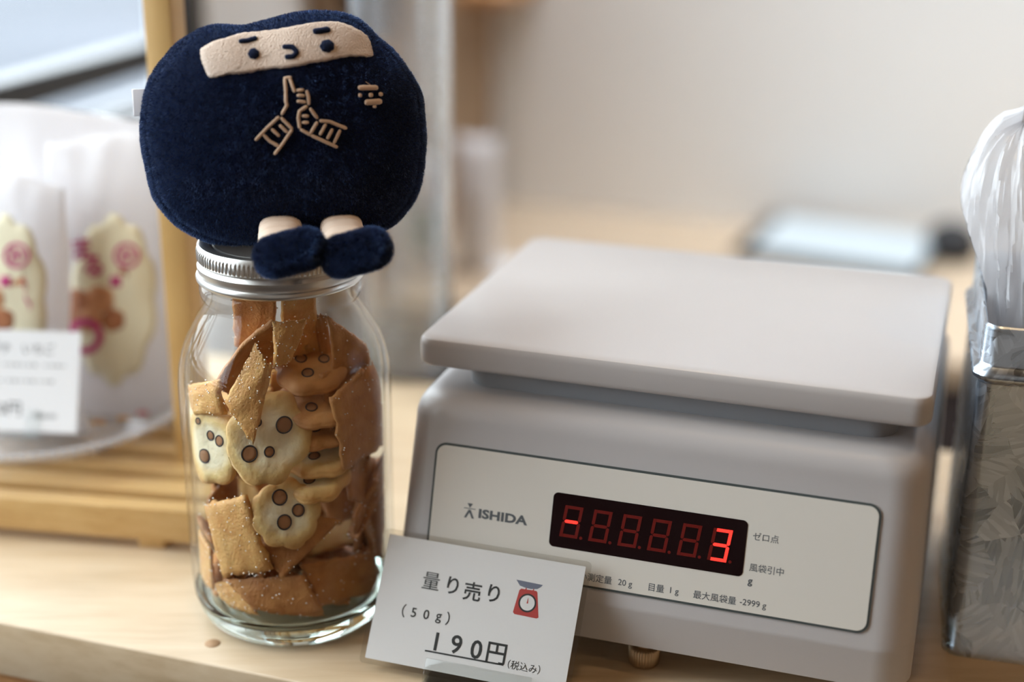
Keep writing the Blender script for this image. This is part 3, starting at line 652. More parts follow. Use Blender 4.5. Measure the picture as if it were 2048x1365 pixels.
# ------------------------------------------------------------------ the digital scale
FO = S(114, -16, 0)
scl = thing('digital_scale', S(113, 75, 0), 'grey digital counter scale with wide flat platter and red display', 'scale')
def sring(x0, x1, y0, y1, r, z, n=10): return [S(a, b, z) for a, b in rrect(x0, x1, y0, y1, r, n)]
def dfront(z):
    if z < 34: return -30.0 + (34 - z) * 0.06
    return -30.0 + (z - 34) * (15.77 / 51.5)
rs = []
WX0, WX1, DB = -1.5, 228.0, 186.0
RTOP = 11.0; ZT = 111.5
rs.append(sring(WX0 + 4, WX1 - 4, dfront(16) + 4, DB - 4, 13, 15.5))
for z in (16.0, 22, 28, 33, 34.0, 35, 45, 60, 75, 90, 96): rs.append(sring(WX0 + max(0, z - 34) * 0.02, WX1 - max(0, z - 34) * 0.02, dfront(z), DB, 16, z))
for k in range(1, 11):
    a = math.radians(90 * k / 10); z = ZT - RTOP - 2 + (RTOP + 2) * math.sin(a); ins = RTOP * (1 - math.cos(a))
    rs.append(sring(WX0 + 1.2 + ins, WX1 - 1.2 - ins, dfront(ZT - RTOP - 2) + ins + (2 if k > 0 else 0) * 0, DB - ins, 16, z))
v, f = rings(rs); body = mk('body', v, f, M['abs'], scl, angle=35)
# hub
rs = [sring(20, 211, 10, 168, 12, z) for z in (111.0, 122.0)]; rs.insert(1, sring(20, 211, 10, 168, 12, 113)); v, f = rings(rs); mk('hub', v, f, M['hub'], scl, angle=40)
# platter
rs = []
PX0, PX1, PY0, PY1 = 0.3, 224.6, 0.0, 176.7
for z, ins in ((121.8, 2.4), (122.2, 1.2), (123.2, 0.3), (124.6, 0), (131.6, 0), (133.4, 0.35), (134.5, 1.2), (135.0, 2.6)):
    rs.append(sring(PX0 + ins, PX1 - ins, PY0 + ins, PY1 - ins, 8.5 - ins * 0.7, z, 10))
v, f = rings(rs); mk('platter', v, f, M['platter'], scl, angle=30)
# feet
for a, b in ((114, -15.5), (20, 160), (208, 160)):
    def km(t, z): return 0.25 * math.cos(t * 36) if 1 < z < 9 else 0
    v, f = lathe([(0.1, 0), (5.6, 0), (6.6, 0.8), (6.8, 2), (6.8, 8.5), (6.0, 9.2), (4, 9.4), (4, 18)], S(a, b, 0), 144, km); mk('foot', v, f, M['brass'], scl, angle=50)
# front panel
PB = S(0, -27.796, 40.204); PT = S(0, -12.028, 91.748); pup = (PT - PB).normalized(); pn = W.cross(pup).normalized()
if pn.dot(CAM - PB) < 0: pn = -pn
def Pn(x, y, k): return PB + W * x + pup * y + pn * k
v, f = slab(rrect(15.1, 209.5, 0.0, 53.9, 5.0, 10), Pn, 0.9, -1.5); bord = mk('panel_border', v, f, M['panel_line'], scl, smooth=False)
v, f = slab(rrect(16.1, 208.5, 1.0, 52.9, 4.2, 10), Pn, 1.15, -1.0); pan = mk('panel', v, f, M['panel'], scl, smooth=False)
v, f = slab(rrect(71.4, 156.2, 15.6, 39.4, 2.2, 8), Pn, 1.35, -1.0); led = mk('display_window', v, f, M['led_glass'], scl, smooth=False)
def seg(cx, cy, kind, h, w, sl, t=1.35):
    """outline of one of seven segments; x grows right, y up from the digit centre"""
    g = 0.18; hw = w / 2 - t / 2; hh = h / 2 - t / 2
    if kind in 'adg':
        y = {'a': hh, 'd': -hh, 'g': 0}[kind]
        if kind == 'g': p = [(-hw + 0.3, y), (-hw + 0.9, y + t / 2), (hw - 0.9, y + t / 2), (hw - 0.3, y), (hw - 0.9, y - t / 2), (-hw + 0.9, y - t / 2)]
        else: p = [(-hw + 0.75, y - t / 2), (-hw + 0.75, y + t / 2), (hw - 0.75, y + t / 2), (hw - 0.75, y - t / 2)]
    else:
        x = hw if kind in 'bc' else -hw; s_ = 1 if kind in 'bf' else -1
        p = [(x - t / 2, s_ * (g + 0.5)), (x, s_ * g), (x + t / 2, s_ * (g + 0.5)), (x + t / 2, s_ * (hh + t / 2)), (x - t / 2, s_ * (hh + t / 2))]
    return [(cx + a + b * sl, cy + b) for a, b in p]
for k in range(6):
    cx = 77.2 + 13.0 * k + 4.05 - 0.75; cy = 27.45
    for s_ in 'abcdefg':
        on = (k == 0 and s_ == 'g') or (k == 5 and s_ in 'abgcd')
        v, f = slab(seg(cx, cy, s_, 13.9, 8.1, 0.108), Pn, 1.42, 1.3); mk('lit_segment' if on else 'faint_glow_segment', v, f, M['seg_on' if on else 'seg_off'], led, smooth=False)
    v, f = slab([(cx + 4.9 + 0.7 * math.cos(a * 0.524), cy - 6.4 + 0.7 * math.sin(a * 0.524)) for a in range(12)], Pn, 1.42, 1.3); mk('decimal_point', v, f, M['seg_off'], led, smooth=False)
def ppx(u, v):
    P = hp(u, v, PB, pn); return (P - PB).dot(W), (P - PB).dot(pup)
def ptext(s, u, v, size, bold=0.0, spacing=1.0, xs=1.0):
    """left end and mid height in pixels"""
    x0, y0 = ppx(u, v); return text_on('lettering', s, size, lambda x, y: Pn(x0 + x, y0 + y - size * 0.36, 1.2), M['ink'], pan, bold, spacing=spacing, xs=xs)
ptext('ゼロ点', 1506, 1072, 3.7, 0.02); ptext('風袋引中', 1499, 1134, 3.7, 0.02); ptext('g', 1497, 1160, 4.2, 0.10)
ptext('最小測定量', 1143, 1148, 3.7, 0.03); ptext('20 g', 1237, 1163, 3.7, 0.03); ptext('目量', 1296, 1173, 3.7, 0.03); ptext('1 g', 1338, 1179, 3.7, 0.03)
ptext('最大風袋量', 1387, 1188, 3.7, 0.03); ptext('-2999 g', 1480, 1202, 3.7, 0.03)
ptext('ISHIDA', 958, 1026, 5.4, 0.22, 1.02, 1.32)
lx, ly = ppx(941, 1021)
for nm, pts in (('logo_triangle', [(-1.3, 3.2), (1.3, 3.2), (0, 1.2)]), ('logo_bar', [(-2.7, 0.7), (2.7, 0.7), (2.7, 1.05), (-2.7, 1.05)]), ('logo_legs', [(-2.4, -3.4), (-1.3, -3.4), (0, -0.9), (1.3, -3.4), (2.4, -3.4), (0.55, 0.3), (-0.55, 0.3)])):
    v, f = slab([(lx + x, ly + y) for x, y in pts], Pn, 1.2, 1.1)
    if nm == 'logo_legs': n_ = 7; f = [[0, 1, 2, 6], [2, 5, 6], [2, 3, 4, 5]]
    mk(nm, v, f, M['ink'], pan, smooth=False)

# ------------------------------------------------------------------ the galvanised tin and its plastic bags
TY = math.radians(14.5); QW = V((math.cos(TY), -math.sin(TY), 0)); QD = V((math.sin(TY), math.cos(TY), 0))
QO = hz(1893, 1308, 0) - QW * 1.0
def Q3(a, b, c): return QO + QW * a + QD * b + Z * c
tin = thing('galvanised_tin', Q3(62, 55, 0), 'spangled galvanised steel tin with folded rim beside the scale', 'tin')
TWd, TDp = 126.0, 118.0
def tring(ins, z, r=7): return [Q3(a, b, z) for a, b in rrect(ins, TWd - ins, ins, TDp - ins, r, 8)]
prof = [(6, 3.0), (1.2, 3.0), (-0.8, 0), (-1.0, 2.5), (0.0, 4.5), (0, 131), (-0.6, 132), (-2.4, 133.5), (-3.0, 135.5), (-2.4, 137.5), (-0.6, 139), (0, 140), (0, 155), (0.2, 156.3), (0.9, 157), (1.6, 156.3), (1.8, 150), (1.8, 5), (6, 5)]
prof = [(i, z) for i, z in prof]
v, f = rings([tring(i, z, 7 - i * 0.5) for i, z in prof], True, True); mk('tin_body', v, f, M['galv'], tin, angle=35)
def crumple(a0, b0, ra, rb, ztop, seed, label, lean=(0, 0)):
    """one crushed plastic bag: a tall bundle with sharp upright folds"""
    o = thing('plastic_bag', Q3(a0, b0, 6), label, 'plastic bag', 'crinkled plastic bags bundled in the tin')
    n, m = 70, 170; vv = []; z0 = 6.0
    for i in range(n):
        q = i / (n - 1); prof_ = (0.55 + 0.45 * min(1, q * 1.6)) * (1 - max(0, (q - 0.78) / 0.22) ** 2.2) ** 0.5 if q < 0.999 else 0.04
        for j in range(m):
            t = 2 * math.pi * j / m; ct, st = math.cos(t), math.sin(t)
            f1 = 1 - abs(noise.noise(V((ct * 2.6 + q * 1.4, st * 2.6 - q * 0.9, seed + q * 0.7)))) * 2
            f2 = 1 - abs(noise.noise(V((ct * 6.5 - q * 2.2, st * 6.5 + q * 1.7, seed * 2 + q * 1.5)))) * 2
            f3 = 1 - abs(noise.noise(V((ct * 13 - q * 3, st * 13 + q * 4, seed * 3 + q * 2)))) * 2; rr = prof_ * (0.78 + 0.20 * f1 + 0.11 * f2 + 0.06 * f3)
            a = a0 + ra * rr * ct + lean[0] * q ** 2; b = b0 + rb * rr * st + lean[1] * q ** 2; z = z0 + (ztop - z0) * q * (1 - 0.03 * f2) + 7 * f1 * max(0, q - 0.6)
            fr_ = 2.6 - max(0, z - 158) * 0.45; a = min(max(a, fr_), TWd - fr_); b = min(max(b, fr_), TDp - fr_)
            vv.append(Q3(a, b, z))
    ff = grid_faces(n, m, 0, True) + [[(n - 1) * m + j for j in range(m)], [j for j in range(m)][::-1]]
    mk('film', vv, ff, M['plastic'], o, angle=32)
for k, (a0, b0, ra, rb, zt_, lean, lab) in enumerate(((31, 76, 28, 37, 232, (-20, -4), 'crinkled plastic bag slumped over the side of the tin nearest the scale'), (79, 74, 20, 36, 248, (-14, -4), 'tall crinkled plastic bag standing in the middle of the tin'), (111, 70, 12, 36, 244, (-8, -2), 'crinkled plastic bag in the tin on the side away from the scale'))):
    crumple(a0, b0, ra, rb, zt_, 3 + k * 5, lab, lean)

# ------------------------------------------------------------------ the jar
jar = thing('glass_jar', JAX, 'clear glass preserving jar full of fried crackers under the ninja plush', 'jar')
outer = [(36.0, 0.0), (39.5, 0.6), (42.5, 3.5), (44.8, 8), (46.3, 14), (47.1, 22), (47.3, 34), (47.4, 60), (47.5, 100), (47.4, 116), (46.6, 124), (45.2, 130), (43.0, 136), (40.2, 141), (37.2, 146.5), (34.8, 150), (33.2, 153.2), (33.2, 154.6), (34.8, 156.2), (35.5, 158.4), (35.5, 160.6), (34.4, 162.2), (33.0, 163.4), (33.0, 178), (31.5, 179.2), (30.2, 178.4)]
inner = [(30.2, 164), (30.2, 155), (31.6, 150.5), (34.4, 146), (37.6, 140), (40.4, 135), (42.6, 129.5), (43.9, 124), (44.6, 116), (44.7, 100), (44.6, 60), (44.5, 30), (43.6, 20), (41.5, 14), (38, 10.5), (30, 9.2), (0.1, 9.0)]
v, f = lathe(outer[4:] + inner[:13], JAX, 144); mk('glass_wall', v, f, M['jar'], jar, angle=70)
base = [(0.1, 2.4), (28, 2.2), (33, 1.2), (35, 0)] + outer[:5] + [(44.6, 14.2), (43.0, 13.2), (41.5, 12.0), (38, 10.0), (30, 8.9), (0.1, 8.7)]
v, f = lathe(base, JAX, 144); mk('glass_base', v, f, M['jar_base'], jar, angle=70)
lid = thing('jar_lid', JAX + Z * 164, 'silver two-part screw lid with ridged edge closing the jar', 'lid')
band = [(34.0, 163.9), (35.6, 163.6), (36.4, 164.4), (36.6, 165.5), (36.2, 166.5), (35.4, 166.9), (35.3, 168.0), (35.7, 169.0), (35.8, 170.6), (35.0, 171.6), (34.6, 172.2), (34.9, 172.9), (35.4, 173.4), (35.5, 174.0), (35.5, 177.6), (35.45, 178.2), (35.3, 179.4), (34.6, 180.6), (33.4, 181.0), (32.0, 180.8), (30.5, 180.5), (30.2, 180.1)]
def knurl(t, z): return (0.28 * (1 if math.sin(t * 110) > 0 else -1) if 173.8 < z < 177.9 else 0)
v, f = lathe(band, JAX, 880, knurl); mk('screw_band', v, f, M['lid'], lid, angle=40)
v, f = lathe([(0.1, 179.6), (26.5, 179.6), (27.4, 180.0), (28.2, 180.0), (29.0, 179.5), (32.5, 179.4), (32.5, 178.8), (0.1, 178.8)], JAX, 120); mk('disc', v, f, M['lid'], lid, angle=30)

# ------------------------------------------------------------------ crackers in the jar
RIN = 43.6
def rin(z):
    if z > 112: return max(29.0, 43.4 - (max(0, z - 112) ** 1.6) * 0.045)
    if z < 22: return 43.4 - (22 - z) * 0.5
    return 43.4
def on_cyl(u, v, r):
    d = ray(u, v); ox, oy = CAM.x - JAX.x, CAM.y - JAX.y
    a = d.x ** 2 + d.y ** 2; b = ox * d.x + oy * d.y; c = ox * ox + oy * oy - r * r; q = b * b - a * c
    t = (-b - math.sqrt(q)) / a if q > 0 else -b / a
    return CAM + d * t
def clampin(p, pad=0.0):
    z = max(p.z, 12.5); x, y = p.x - JAX.x, p.y - JAX.y; r = math.hypot(x, y); m = rin(z) - pad
    if r > m: x *= m / r; y *= m / r
    return V((JAX.x + x, JAX.y + y, z))
CHIP = 'sugar-dusted golden fried cracker strip inside the glass jar'
LOT = 'scalloped lotus root cracker with filled holes inside the glass jar'
CHIPL = {1: 'curved brown cracker strip seen edge-on below the jar neck', 2: 'bright golden cracker strip pointing down onto the seeded lotus cracker', 3: 'pale golden cracker strip hanging just below the jar neck', 4: 'cracker strip standing inside the jar neck beside the curved one', 5: 'golden cracker strip standing inside the jar neck behind the pale one', 6: 'broad brown cracker strip leaning under the shoulder of the jar beside the scale', 7: 'narrow dark cracker strip wedged beside the broad brown one', 8: 'large flat brown cracker strip pressed on the glass facing the scale', 9: 'bright square golden cracker strip pressed on the glass low on the window side', 10: 'brown cracker strip sticking out behind the lowest lotus cracker', 11: 'brown cracker strip lying across the bottom of the jar', 12: 'thin cracker strip seen edge-on near the price card', 13: 'dark cracker strip standing behind the edge-on one by the price card', 14: 'dark brown cracker strip low in the jar behind the price card', 15: 'narrow golden cracker strip at the glass beside the bright square one', 16: 'small golden cracker strip under the bright square one', 17: 'short golden cracker strip above the lotus cracker on the window side'}
def chip(cs, thick=2.6, bend=0.0, mat='cracker', seed=0, twist=0.0, label=CHIP, group='fried cracker strips in the jar', grains=26):
    """cs: four 3-D corners in order; bent slab with ragged edges and sugar grains"""
    label = CHIPL.get(seed, label); rn = random.Random(seed); n, m = 19, 15; A, Bc, C, Dd = [V(c) for c in cs]
    nrm = (Bc - A).cross(Dd - A).normalized()
    if nrm.dot(CAM - A) < 0: nrm = -nrm
    T = []; Bt = []
    for i in range(n):
        s = i / (n - 1)
        for j in range(m):
            t = j / (m - 1)
            es = s + (0.05 * noise.noise(V((t * 7, seed, 0))) if i in (0, n - 1) else 0); et = t + (0.05 * noise.noise(V((s * 7, seed, 7))) if j in (0, m - 1) else 0)
            p = A * (1 - es) * (1 - et) + Bc * es * (1 - et) + C * es * et + Dd * (1 - es) * et
            h = bend * (1 - (2 * t - 1) ** 2) + twist * (2 * s - 1) * (2 * t - 1) + 0.55 * noise.noise(V((s * 4 + seed, t * 4, 2)))
            edge = min(s, 1 - s, t, 1 - t); k = thick / 2 * (0.62 if edge == 0 else 1.0)
            kk = 0.35 * noise.noise(p * 0.9); T.append(clampin(p + nrm * (h + k + kk), 0.1)); Bt.append(clampin(p + nrm * (h - k + kk), 0.1))
    ff = grid_faces(n, m) + grid_faces(n, m, n * m)
    per = [j for j in range(m)] + [i * m + m - 1 for i in range(1, n)] + [(n - 1) * m + j for j in range(m - 2, -1, -1)] + [i * m for i in range(n - 2, 0, -1)]
    ff += [[per[k], per[(k + 1) % len(per)], per[(k + 1) % len(per)] + n * m, per[k] + n * m] for k in range(len(per))]
    o = thing('fried_cracker', sum(T, V()) / len(T) - Z * 0, label, 'cracker', group)
    mk('slab', T + Bt, ff, M[mat], o)
    if grains:
        gv = []; gf = []
        for q in range(int(grains * 1.8)):
            p = rn.choice(T) if q % 3 else T[rn.choice(per)]
            p = p + V((rn.uniform(-1.2, 1.2), rn.uniform(-1.2, 1.2), rn.uniform(-1.2, 1.2))); p = clampin(p, 0.2); r = rn.uniform(0.22, 0.48); b0 = len(gv)
            gv += [p + V((r, 0, 0)), p - V((r, 0, 0)), p + V((0, r, 0)), p - V((0, r, 0)), p + V((0, 0, r)), p - V((0, 0, r))]
            gf += [[b0 + a, b0 + b, b0 + c] for a in (0, 1) for b in (2, 3) for c in (4, 5)]
        mk('sugar_grains', gv, gf, M['sugar'], o, smooth=False, kind='stuff')
    return o
def lotus(c, nrm, R, thick, holes, mat='lotus', seed=0, lobes=9, xs=1.0, upv=None, label=LOT):
    nrm = nrm.normalized(); ref = upv or Z
    ex_ = ref.cross(nrm).normalized(); ey_ = nrm.cross(ex_).normalized()
    n, m = 72, 9; vv = []; P = []
    for sgn in (1, -1):
        vv.append(c + nrm * sgn * thick * 0.42)
        for i in range(1, m + 1):
            ph = math.pi / 2 * i / m; q = math.sin(ph) ** 0.8; hgt = thick / 2 * (math.cos(ph) ** 0.55 if ph < 1.57 else 0) * (0.84 + 0.28 * math.exp(-((q - 0.82) / 0.16) ** 2))
            for j in range(n):
                a = 2 * math.pi * j / n; rr = R * (1 + 0.09 * abs(math.cos(lobes * a / 2)) - 0.05 + 0.13 * noise.noise(V((math.cos(a) * 1.5, math.sin(a) * 1.5, seed))))
                p = c + ex_ * (rr * q * math.cos(a) * xs) + ey_ * (rr * q * math.sin(a)) + nrm * (sgn * hgt + 1.1 * noise.noise(V((q * math.cos(a) * 2, q * math.sin(a) * 2, seed + 9))))
                vv.append(clampin(p, 0.1))
    ff = []; K = 1 + m * n
    for b0 in (0, K):
        for j in range(n): ff.append([b0, b0 + 1 + j, b0 + 1 + (j + 1) % n])
        for i in range(m - 1):
            for j in range(n): ff.append([b0 + 1 + i * n + j, b0 + 1 + i * n + (j + 1) % n, b0 + 1 + (i + 1) * n + (j + 1) % n, b0 + 1 + (i + 1) * n + j])
    for j in range(n): ff.append([1 + (m - 1) * n + j, 1 + (m - 1) * n + (j + 1) % n, K + 1 + (m - 1) * n + (j + 1) % n, K + 1 + (m - 1) * n + j])
    o = thing('lotus_cracker', c, label, 'cracker', 'lotus root crackers in the jar')
    dk = mk('disc', vv, ff, M[mat], o)
    at_ = dk.data.attributes.new('toast', 'FLOAT', 'POINT')
    for i_, v_ in enumerate(vv): at_.data[i_].value = min(1.0, ((v_ - c) - nrm * (v_ - c).dot(nrm)).length / R) ** 1.5
    bvh = BVHTree.FromPolygons(vv, ff)
    for (hx_, hy_, hr) in holes:
        pc = c + ex_ * hx_ * R * xs + ey_ * hy_ * R
        hit = bvh.ray_cast(pc + nrm * 20, -nrm)
        if not hit[0]: continue
        def surf(px_, py_, off):
            q_ = c + ex_ * px_ + ey_ * py_; h_ = bvh.ray_cast(q_ + nrm * 20, -nrm); return (h_[0] if h_[0] else q_) + nrm * off
        hx0, hy0 = hx_ * R * xs, hy_ * R
        out = [[surf(hx0 + rr * math.cos(a * math.pi / 10), hy0 + rr * 1.08 * math.sin(a * math.pi / 10), hh) for a in range(20)] for rr, hh in ((0.05, 0.12), (hr * 0.55, 0.14), (hr * 0.9, 0.12), (hr, -0.4))]
        v, f = rings(out, True, True); hf = mk('hole_filling', v, f, M['hole_fill'], o)
        out = [[surf(hx0 + (hr + dr) * math.cos(a * math.pi / 12), hy0 + (hr + dr) * 1.08 * math.sin(a * math.pi / 12), hh) for a in range(24)] for dr, hh in ((-0.25, 0.0), (-0.1, 0.3), (0.25, 0.28), (0.45, -0.3))]
        v, f = rings(out, False, False); mk('hole_skin', v, f, M['hole_ring'], hf)
    return o
def q4(*pts): return [on_cyl(u, v, r) for u, v, r in pts]
# strips that press against the front of the glass
chip(q4((543, 642, 30), (560, 700, 16), (470, 800, 22), (432, 770, 40)), 2.6, -3.0, 'cracker_shaded', 1)
chip(q4((500, 695, 38), (545, 733, 34), (506, 890, 41), (450, 805, 42)), 2.8, 1.2, 'cracker', 2, grains=50)
chip(q4((545, 645, 30), (612, 640, 24), (578, 725, 27), (548, 735, 33)), 2.8, 0.8, 'cracker', 3, grains=40)
chip(q4((466, 584, 27), (556, 580, 27), (545, 700, 8), (470, 690, 18)), 2.6, 0.5, 'cracker_shaded', 4)
chip(q4((562, 584, 27), (628, 580, 25), (640, 720, 4), (565, 720, 8)), 2.6, 0.5, 'cracker', 5)
chip(q4((658, 634, 30), (735, 690, 38), (740, 760, 30), (668, 785, 24)), 2.6, 0.6, 'cracker_shaded', 6)
chip(q4((626, 632, 20), (652, 632, 22), (668, 760, 16), (650, 760, 12)), 2.6, 0.3, 'cracker_shaded', 7)
chip(q4((660, 795, 38), (756, 722, 43), (777, 885, 43), (687, 940, 42)), 2.8, 0.6, 'cracker_shaded', 8, grains=34)
chip(q4((411, 1010, 42.5), (492, 990, 42), (545, 1140, 42), (447, 1155, 43)), 3.2, 0.8, 'cracker', 9, grains=60)
chip(q4((545, 1010, 33), (682, 1040, 40), (562, 1158, 41), (515, 1050, 36)), 2.8, 0.5, 'cracker_shaded', 10, grains=34)
chip(q4((452, 1160, 42), (610, 1152, 40), (655, 1238, 42), (510, 1222, 43)), 3.0, 0.6, 'cracker_shaded', 11, grains=34)
chip(q4((770, 900, 42), (778, 960, 42), (712, 1080, 40), (694, 1072, 30)), 2.6, 0.2, 'cracker_shaded', 12)
chip(q4((706, 960, 22), (775, 985, 40), (765, 1120, 41), (690, 1090, 24)), 2.6, 0.2, 'cracker_shaded', 13)
chip(q4((600, 1130, 34), (745, 1105, 42), (760, 1180, 42), (640, 1215, 40)), 2.6, 0.2, 'cracker_shaded', 14)
chip(q4((398, 1060, 43), (420, 1100, 43), (430, 1180, 42), (404, 1165, 42)), 2.6, 0.2, 'cracker', 15)
chip(q4((430, 1165, 41), (470, 1165, 38), (520, 1235, 41), (452, 1215, 42)), 2.6, 0.2, 'cracker', 16)
chip(q4((380, 770, 41), (440, 760, 40), (450, 830, 38), (392, 830, 42)), 3.4, 0.8, 'cracker', 17)
for k_ in range(24):                                             # the second layer just behind the ones at the glass
    rn_ = random.Random(300 + k_); z_ = 16 + (k_ * 37 % 24) * 4.3; a_ = -0.15 - 2.84 * ((k_ * 11) % 24) / 23.0; rr_ = rn_.uniform(20, 30)
    if -1.95 < a_ < -0.45 and 58 < z_ < 135: continue
    c_ = V((JAX.x + rr_ * math.cos(a_), JAX.y + rr_ * math.sin(a_), z_)); nn_ = (V((math.cos(a_), math.sin(a_), 0)) + V((rn_.gauss(0, 0.3), rn_.gauss(0, 0.3), rn_.gauss(0, 0.4)))).normalized()
    t1 = nn_.cross(V((rn_.gauss(0, 1), rn_.gauss(0, 1), rn_.gauss(0, 1)))).normalized(); t2 = nn_.cross(t1); hl, hw_ = rn_.uniform(13, 17), rn_.uniform(9, 12)
    chip([c_ - t1 * hl - t2 * hw_, c_ + t1 * hl - t2 * hw_, c_ + t1 * hl + t2 * hw_, c_ - t1 * hl + t2 * hw_], 2.6, rn_.uniform(-1.5, 1.5), 'cracker_shaded', 80 + k_, label='brown fried cracker strip half hidden behind others in the jar', group='half hidden cracker strips in the jar', grains=10)
for k_ in range(22):                                             # along the glass on both sides and on the floor of the jar
    rn_ = random.Random(500 + k_)
    if k_ < 9: a_ = rn_.uniform(-0.35, 0.5); z_ = 22 + k_ * 9.5; rr_ = 35
    elif k_ < 14: a_ = math.pi + rn_.uniform(-0.4, 0.7); z_ = 24 + (k_ - 9) * 13; rr_ = 35
    else: a_ = -2.9 + (k_ - 14) * 0.75; z_ = 15 + (k_ % 3) * 2.2; rr_ = 21
    er = V((math.cos(a_), math.sin(a_), 0)); c_ = JAX + er * rr_ + Z * z_
    nn_ = ((er + V((0, 0, rn_.gauss(0, 0.35)))) if k_ < 14 else (Z + V((rn_.gauss(0, 0.12), rn_.gauss(0, 0.12), 0)))).normalized()
    t1 = nn_.cross(V((rn_.gauss(0, 1), rn_.gauss(0, 1), rn_.gauss(0, 1)))).normalized(); t2 = nn_.cross(t1); hl, hw_ = rn_.uniform(13, 16), rn_.uniform(9, 12)
    chip([c_ - t1 * hl - t2 * hw_, c_ + t1 * hl - t2 * hw_, c_ + t1 * hl + t2 * hw_, c_ - t1 * hl + t2 * hw_], 2.6, rn_.uniform(-1, 1), 'cracker_shaded', 120 + k_, label='brown fried cracker strip half hidden behind others in the jar', group='half hidden cracker strips in the jar', grains=10)
# lotus root crackers
def facing(p, yawdeg, tilt):
    o_ = V((p.x - JAX.x, p.y - JAX.y, 0)).normalized(); cmd = (CAM - p); cmd.z = 0; cmd.normalize()
    a = math.radians(yawdeg); v_ = V((cmd.x * math.cos(a) + cmd.y * math.sin(a), -cmd.x * math.sin(a) + cmd.y * math.cos(a), 0))
    return (v_ * math.cos(math.radians(tilt)) + Z * math.sin(math.radians(tilt)))
p = on_cyl(424, 893, 38.5); lotus(p, facing(p, 44, 8), 17.4, 6.0, [(0.35, 0.25, 2.1), (0.05, 0.32, 1.9), (-0.1, -0.25, 2.8), (-0.35, 0.62, 1.2)], 'lotus', 1, 7, label='pale lotus root cracker turned sideways against the glass on the window side')
p = on_cyl(536, 880, 34); lotus(p, facing(p, -4, 20), 20.5, 6.0, [(0.2, 0.42, 3.3), (0.14, -0.22, 2.0), (-0.28, -0.42, 3.2), (-0.42, 0.25, 1.6)], 'lotus', 2, 8, xs=0.86, upv=V((0.5, 0, 1)), label='largest lotus root cracker in the middle of the jar, under the pointed strip')
p = on_cyl(572, 1026, 37); lotus(p, facing(p, -6, 14), 15.2, 5.6, [(-0.66, 0.84, 2.7), (-0.16, 0.5, 3.1), (0.34, 0.06, 2.5), (-0.08, -0.24, 3.0)], 'lotus', 3, 9, label='round lotus root cracker facing out below the largest one')
p = on_cyl(405, 830, 36); lotus(p, facing(p, 50, 20), 11, 6.0, [(0.2, 0.1, 1.5)], 'lotus', 4, 6, label='small lotus root cracker peeping out behind the sideways one')
for k, (u, v_, r, R, tl, mt) in enumerate(((622, 735, 16, 16.5, 66, 'lotus_brown'), (630, 806, 22, 17.5, 74, 'lotus_brown'), (636, 852, 21, 17.5, 80, 'lotus_brown'), (636, 903, 23, 18, 76, 'lotus'), (626, 945, 26, 17, 66, 'lotus'))):
    p = on_cyl(u, v_, r); lotus(p, facing(p, -8 + 3 * k, tl), R, 7.4, [(-0.3, 0.1, 2.4), (0.3, 0.2, 2.2), (0.0, -0.4, 2.4)], mt, 10 + k, 8, upv=V((0.1, 1, 0.2)), label='puffy toasted lotus root cracker lying flat in a stack in the jar')
# the strips further inside
rn = random.Random(5); k = 0; spots = []
while k < 28:
    z = rn.uniform(18, 138); rad = rn.uniform(0, 27 if z < 110 else 16); a = rn.uniform(-0.3, math.pi + 0.3)
    c = V((JAX.x + rad * math.cos(a), JAX.y + 6 + rad * math.sin(a) * 0.8, z))
    if any((c - s_).length < 13 for s_ in spots): continue
    spots.append(c)
    t1 = V((rn.uniform(-1, 1), rn.uniform(-0.6, 0.6), rn.uniform(-1, 1))).normalized(); t2 = t1.cross(V((rn.uniform(-0.6, 0.6), -1, rn.uniform(-0.5, 0.9))).normalized()).normalized()
    hl, hw_ = rn.uniform(13, 17), rn.uniform(9, 12)
    if z > 118: hl *= 0.75
    chip([c - t1 * hl - t2 * hw_, c + t1 * hl - t2 * hw_, c + t1 * hl + t2 * hw_, c - t1 * hl + t2 * hw_], 2.6, rn.uniform(-2, 2), rn.choice(['cracker', 'cracker_shaded']), 40 + k, label='golden fried cracker strip deeper inside the glass jar', group='cracker strips deeper in the jar', grains=8); k += 1

# ------------------------------------------------------------------ the ninja plush
PLO = V((-98, 626, 181))
pl_ = thing('plush_toy', PLO, 'navy ninja plush toy with cream eye band sitting on the jar lid', 'plush toy')
to_cam = (CAM - V((-98, 626, 235))); th_ = V((to_cam.x, to_cam.y, 0)).normalized()
TILT = math.radians(9); pnn = th_ * math.cos(TILT) + Z * math.sin(TILT)
PC0 = V((-98, 628, 236))
e1 = Z.cross(pnn).normalized(); e2 = pnn.cross(e1).normalized()
outl = [(436, 49), (481, 51), (506, 47), (547, 36), (588, 26), (629, 21), (670, 23), (703, 31), (731, 46), (755, 71), (785, 97), (809, 127), (834, 164), (846, 193), (852, 246), (851, 312), (845, 357), (833, 398), (809, 430), (785, 452), (745, 470), (690, 484), (630, 494), (570, 499), (514, 500), (465, 497), (424, 487), (391, 475), (350, 450), (313, 409), (297, 369), (287, 320), (280, 271), (282, 221), (291, 176), (305, 143), (330, 111), (358, 82), (383, 66), (407, 54)]
op = [((hp(u, v, PC0, pnn) - PC0).dot(e1), (hp(u, v, PC0, pnn) - PC0).dot(e2)) for u, v in outl]
op = [(x * 0.99, y * 0.99) for x, y in smooth_loop(op, 5)]
na = len(op); TFR, TBK = 33.0, 34.0
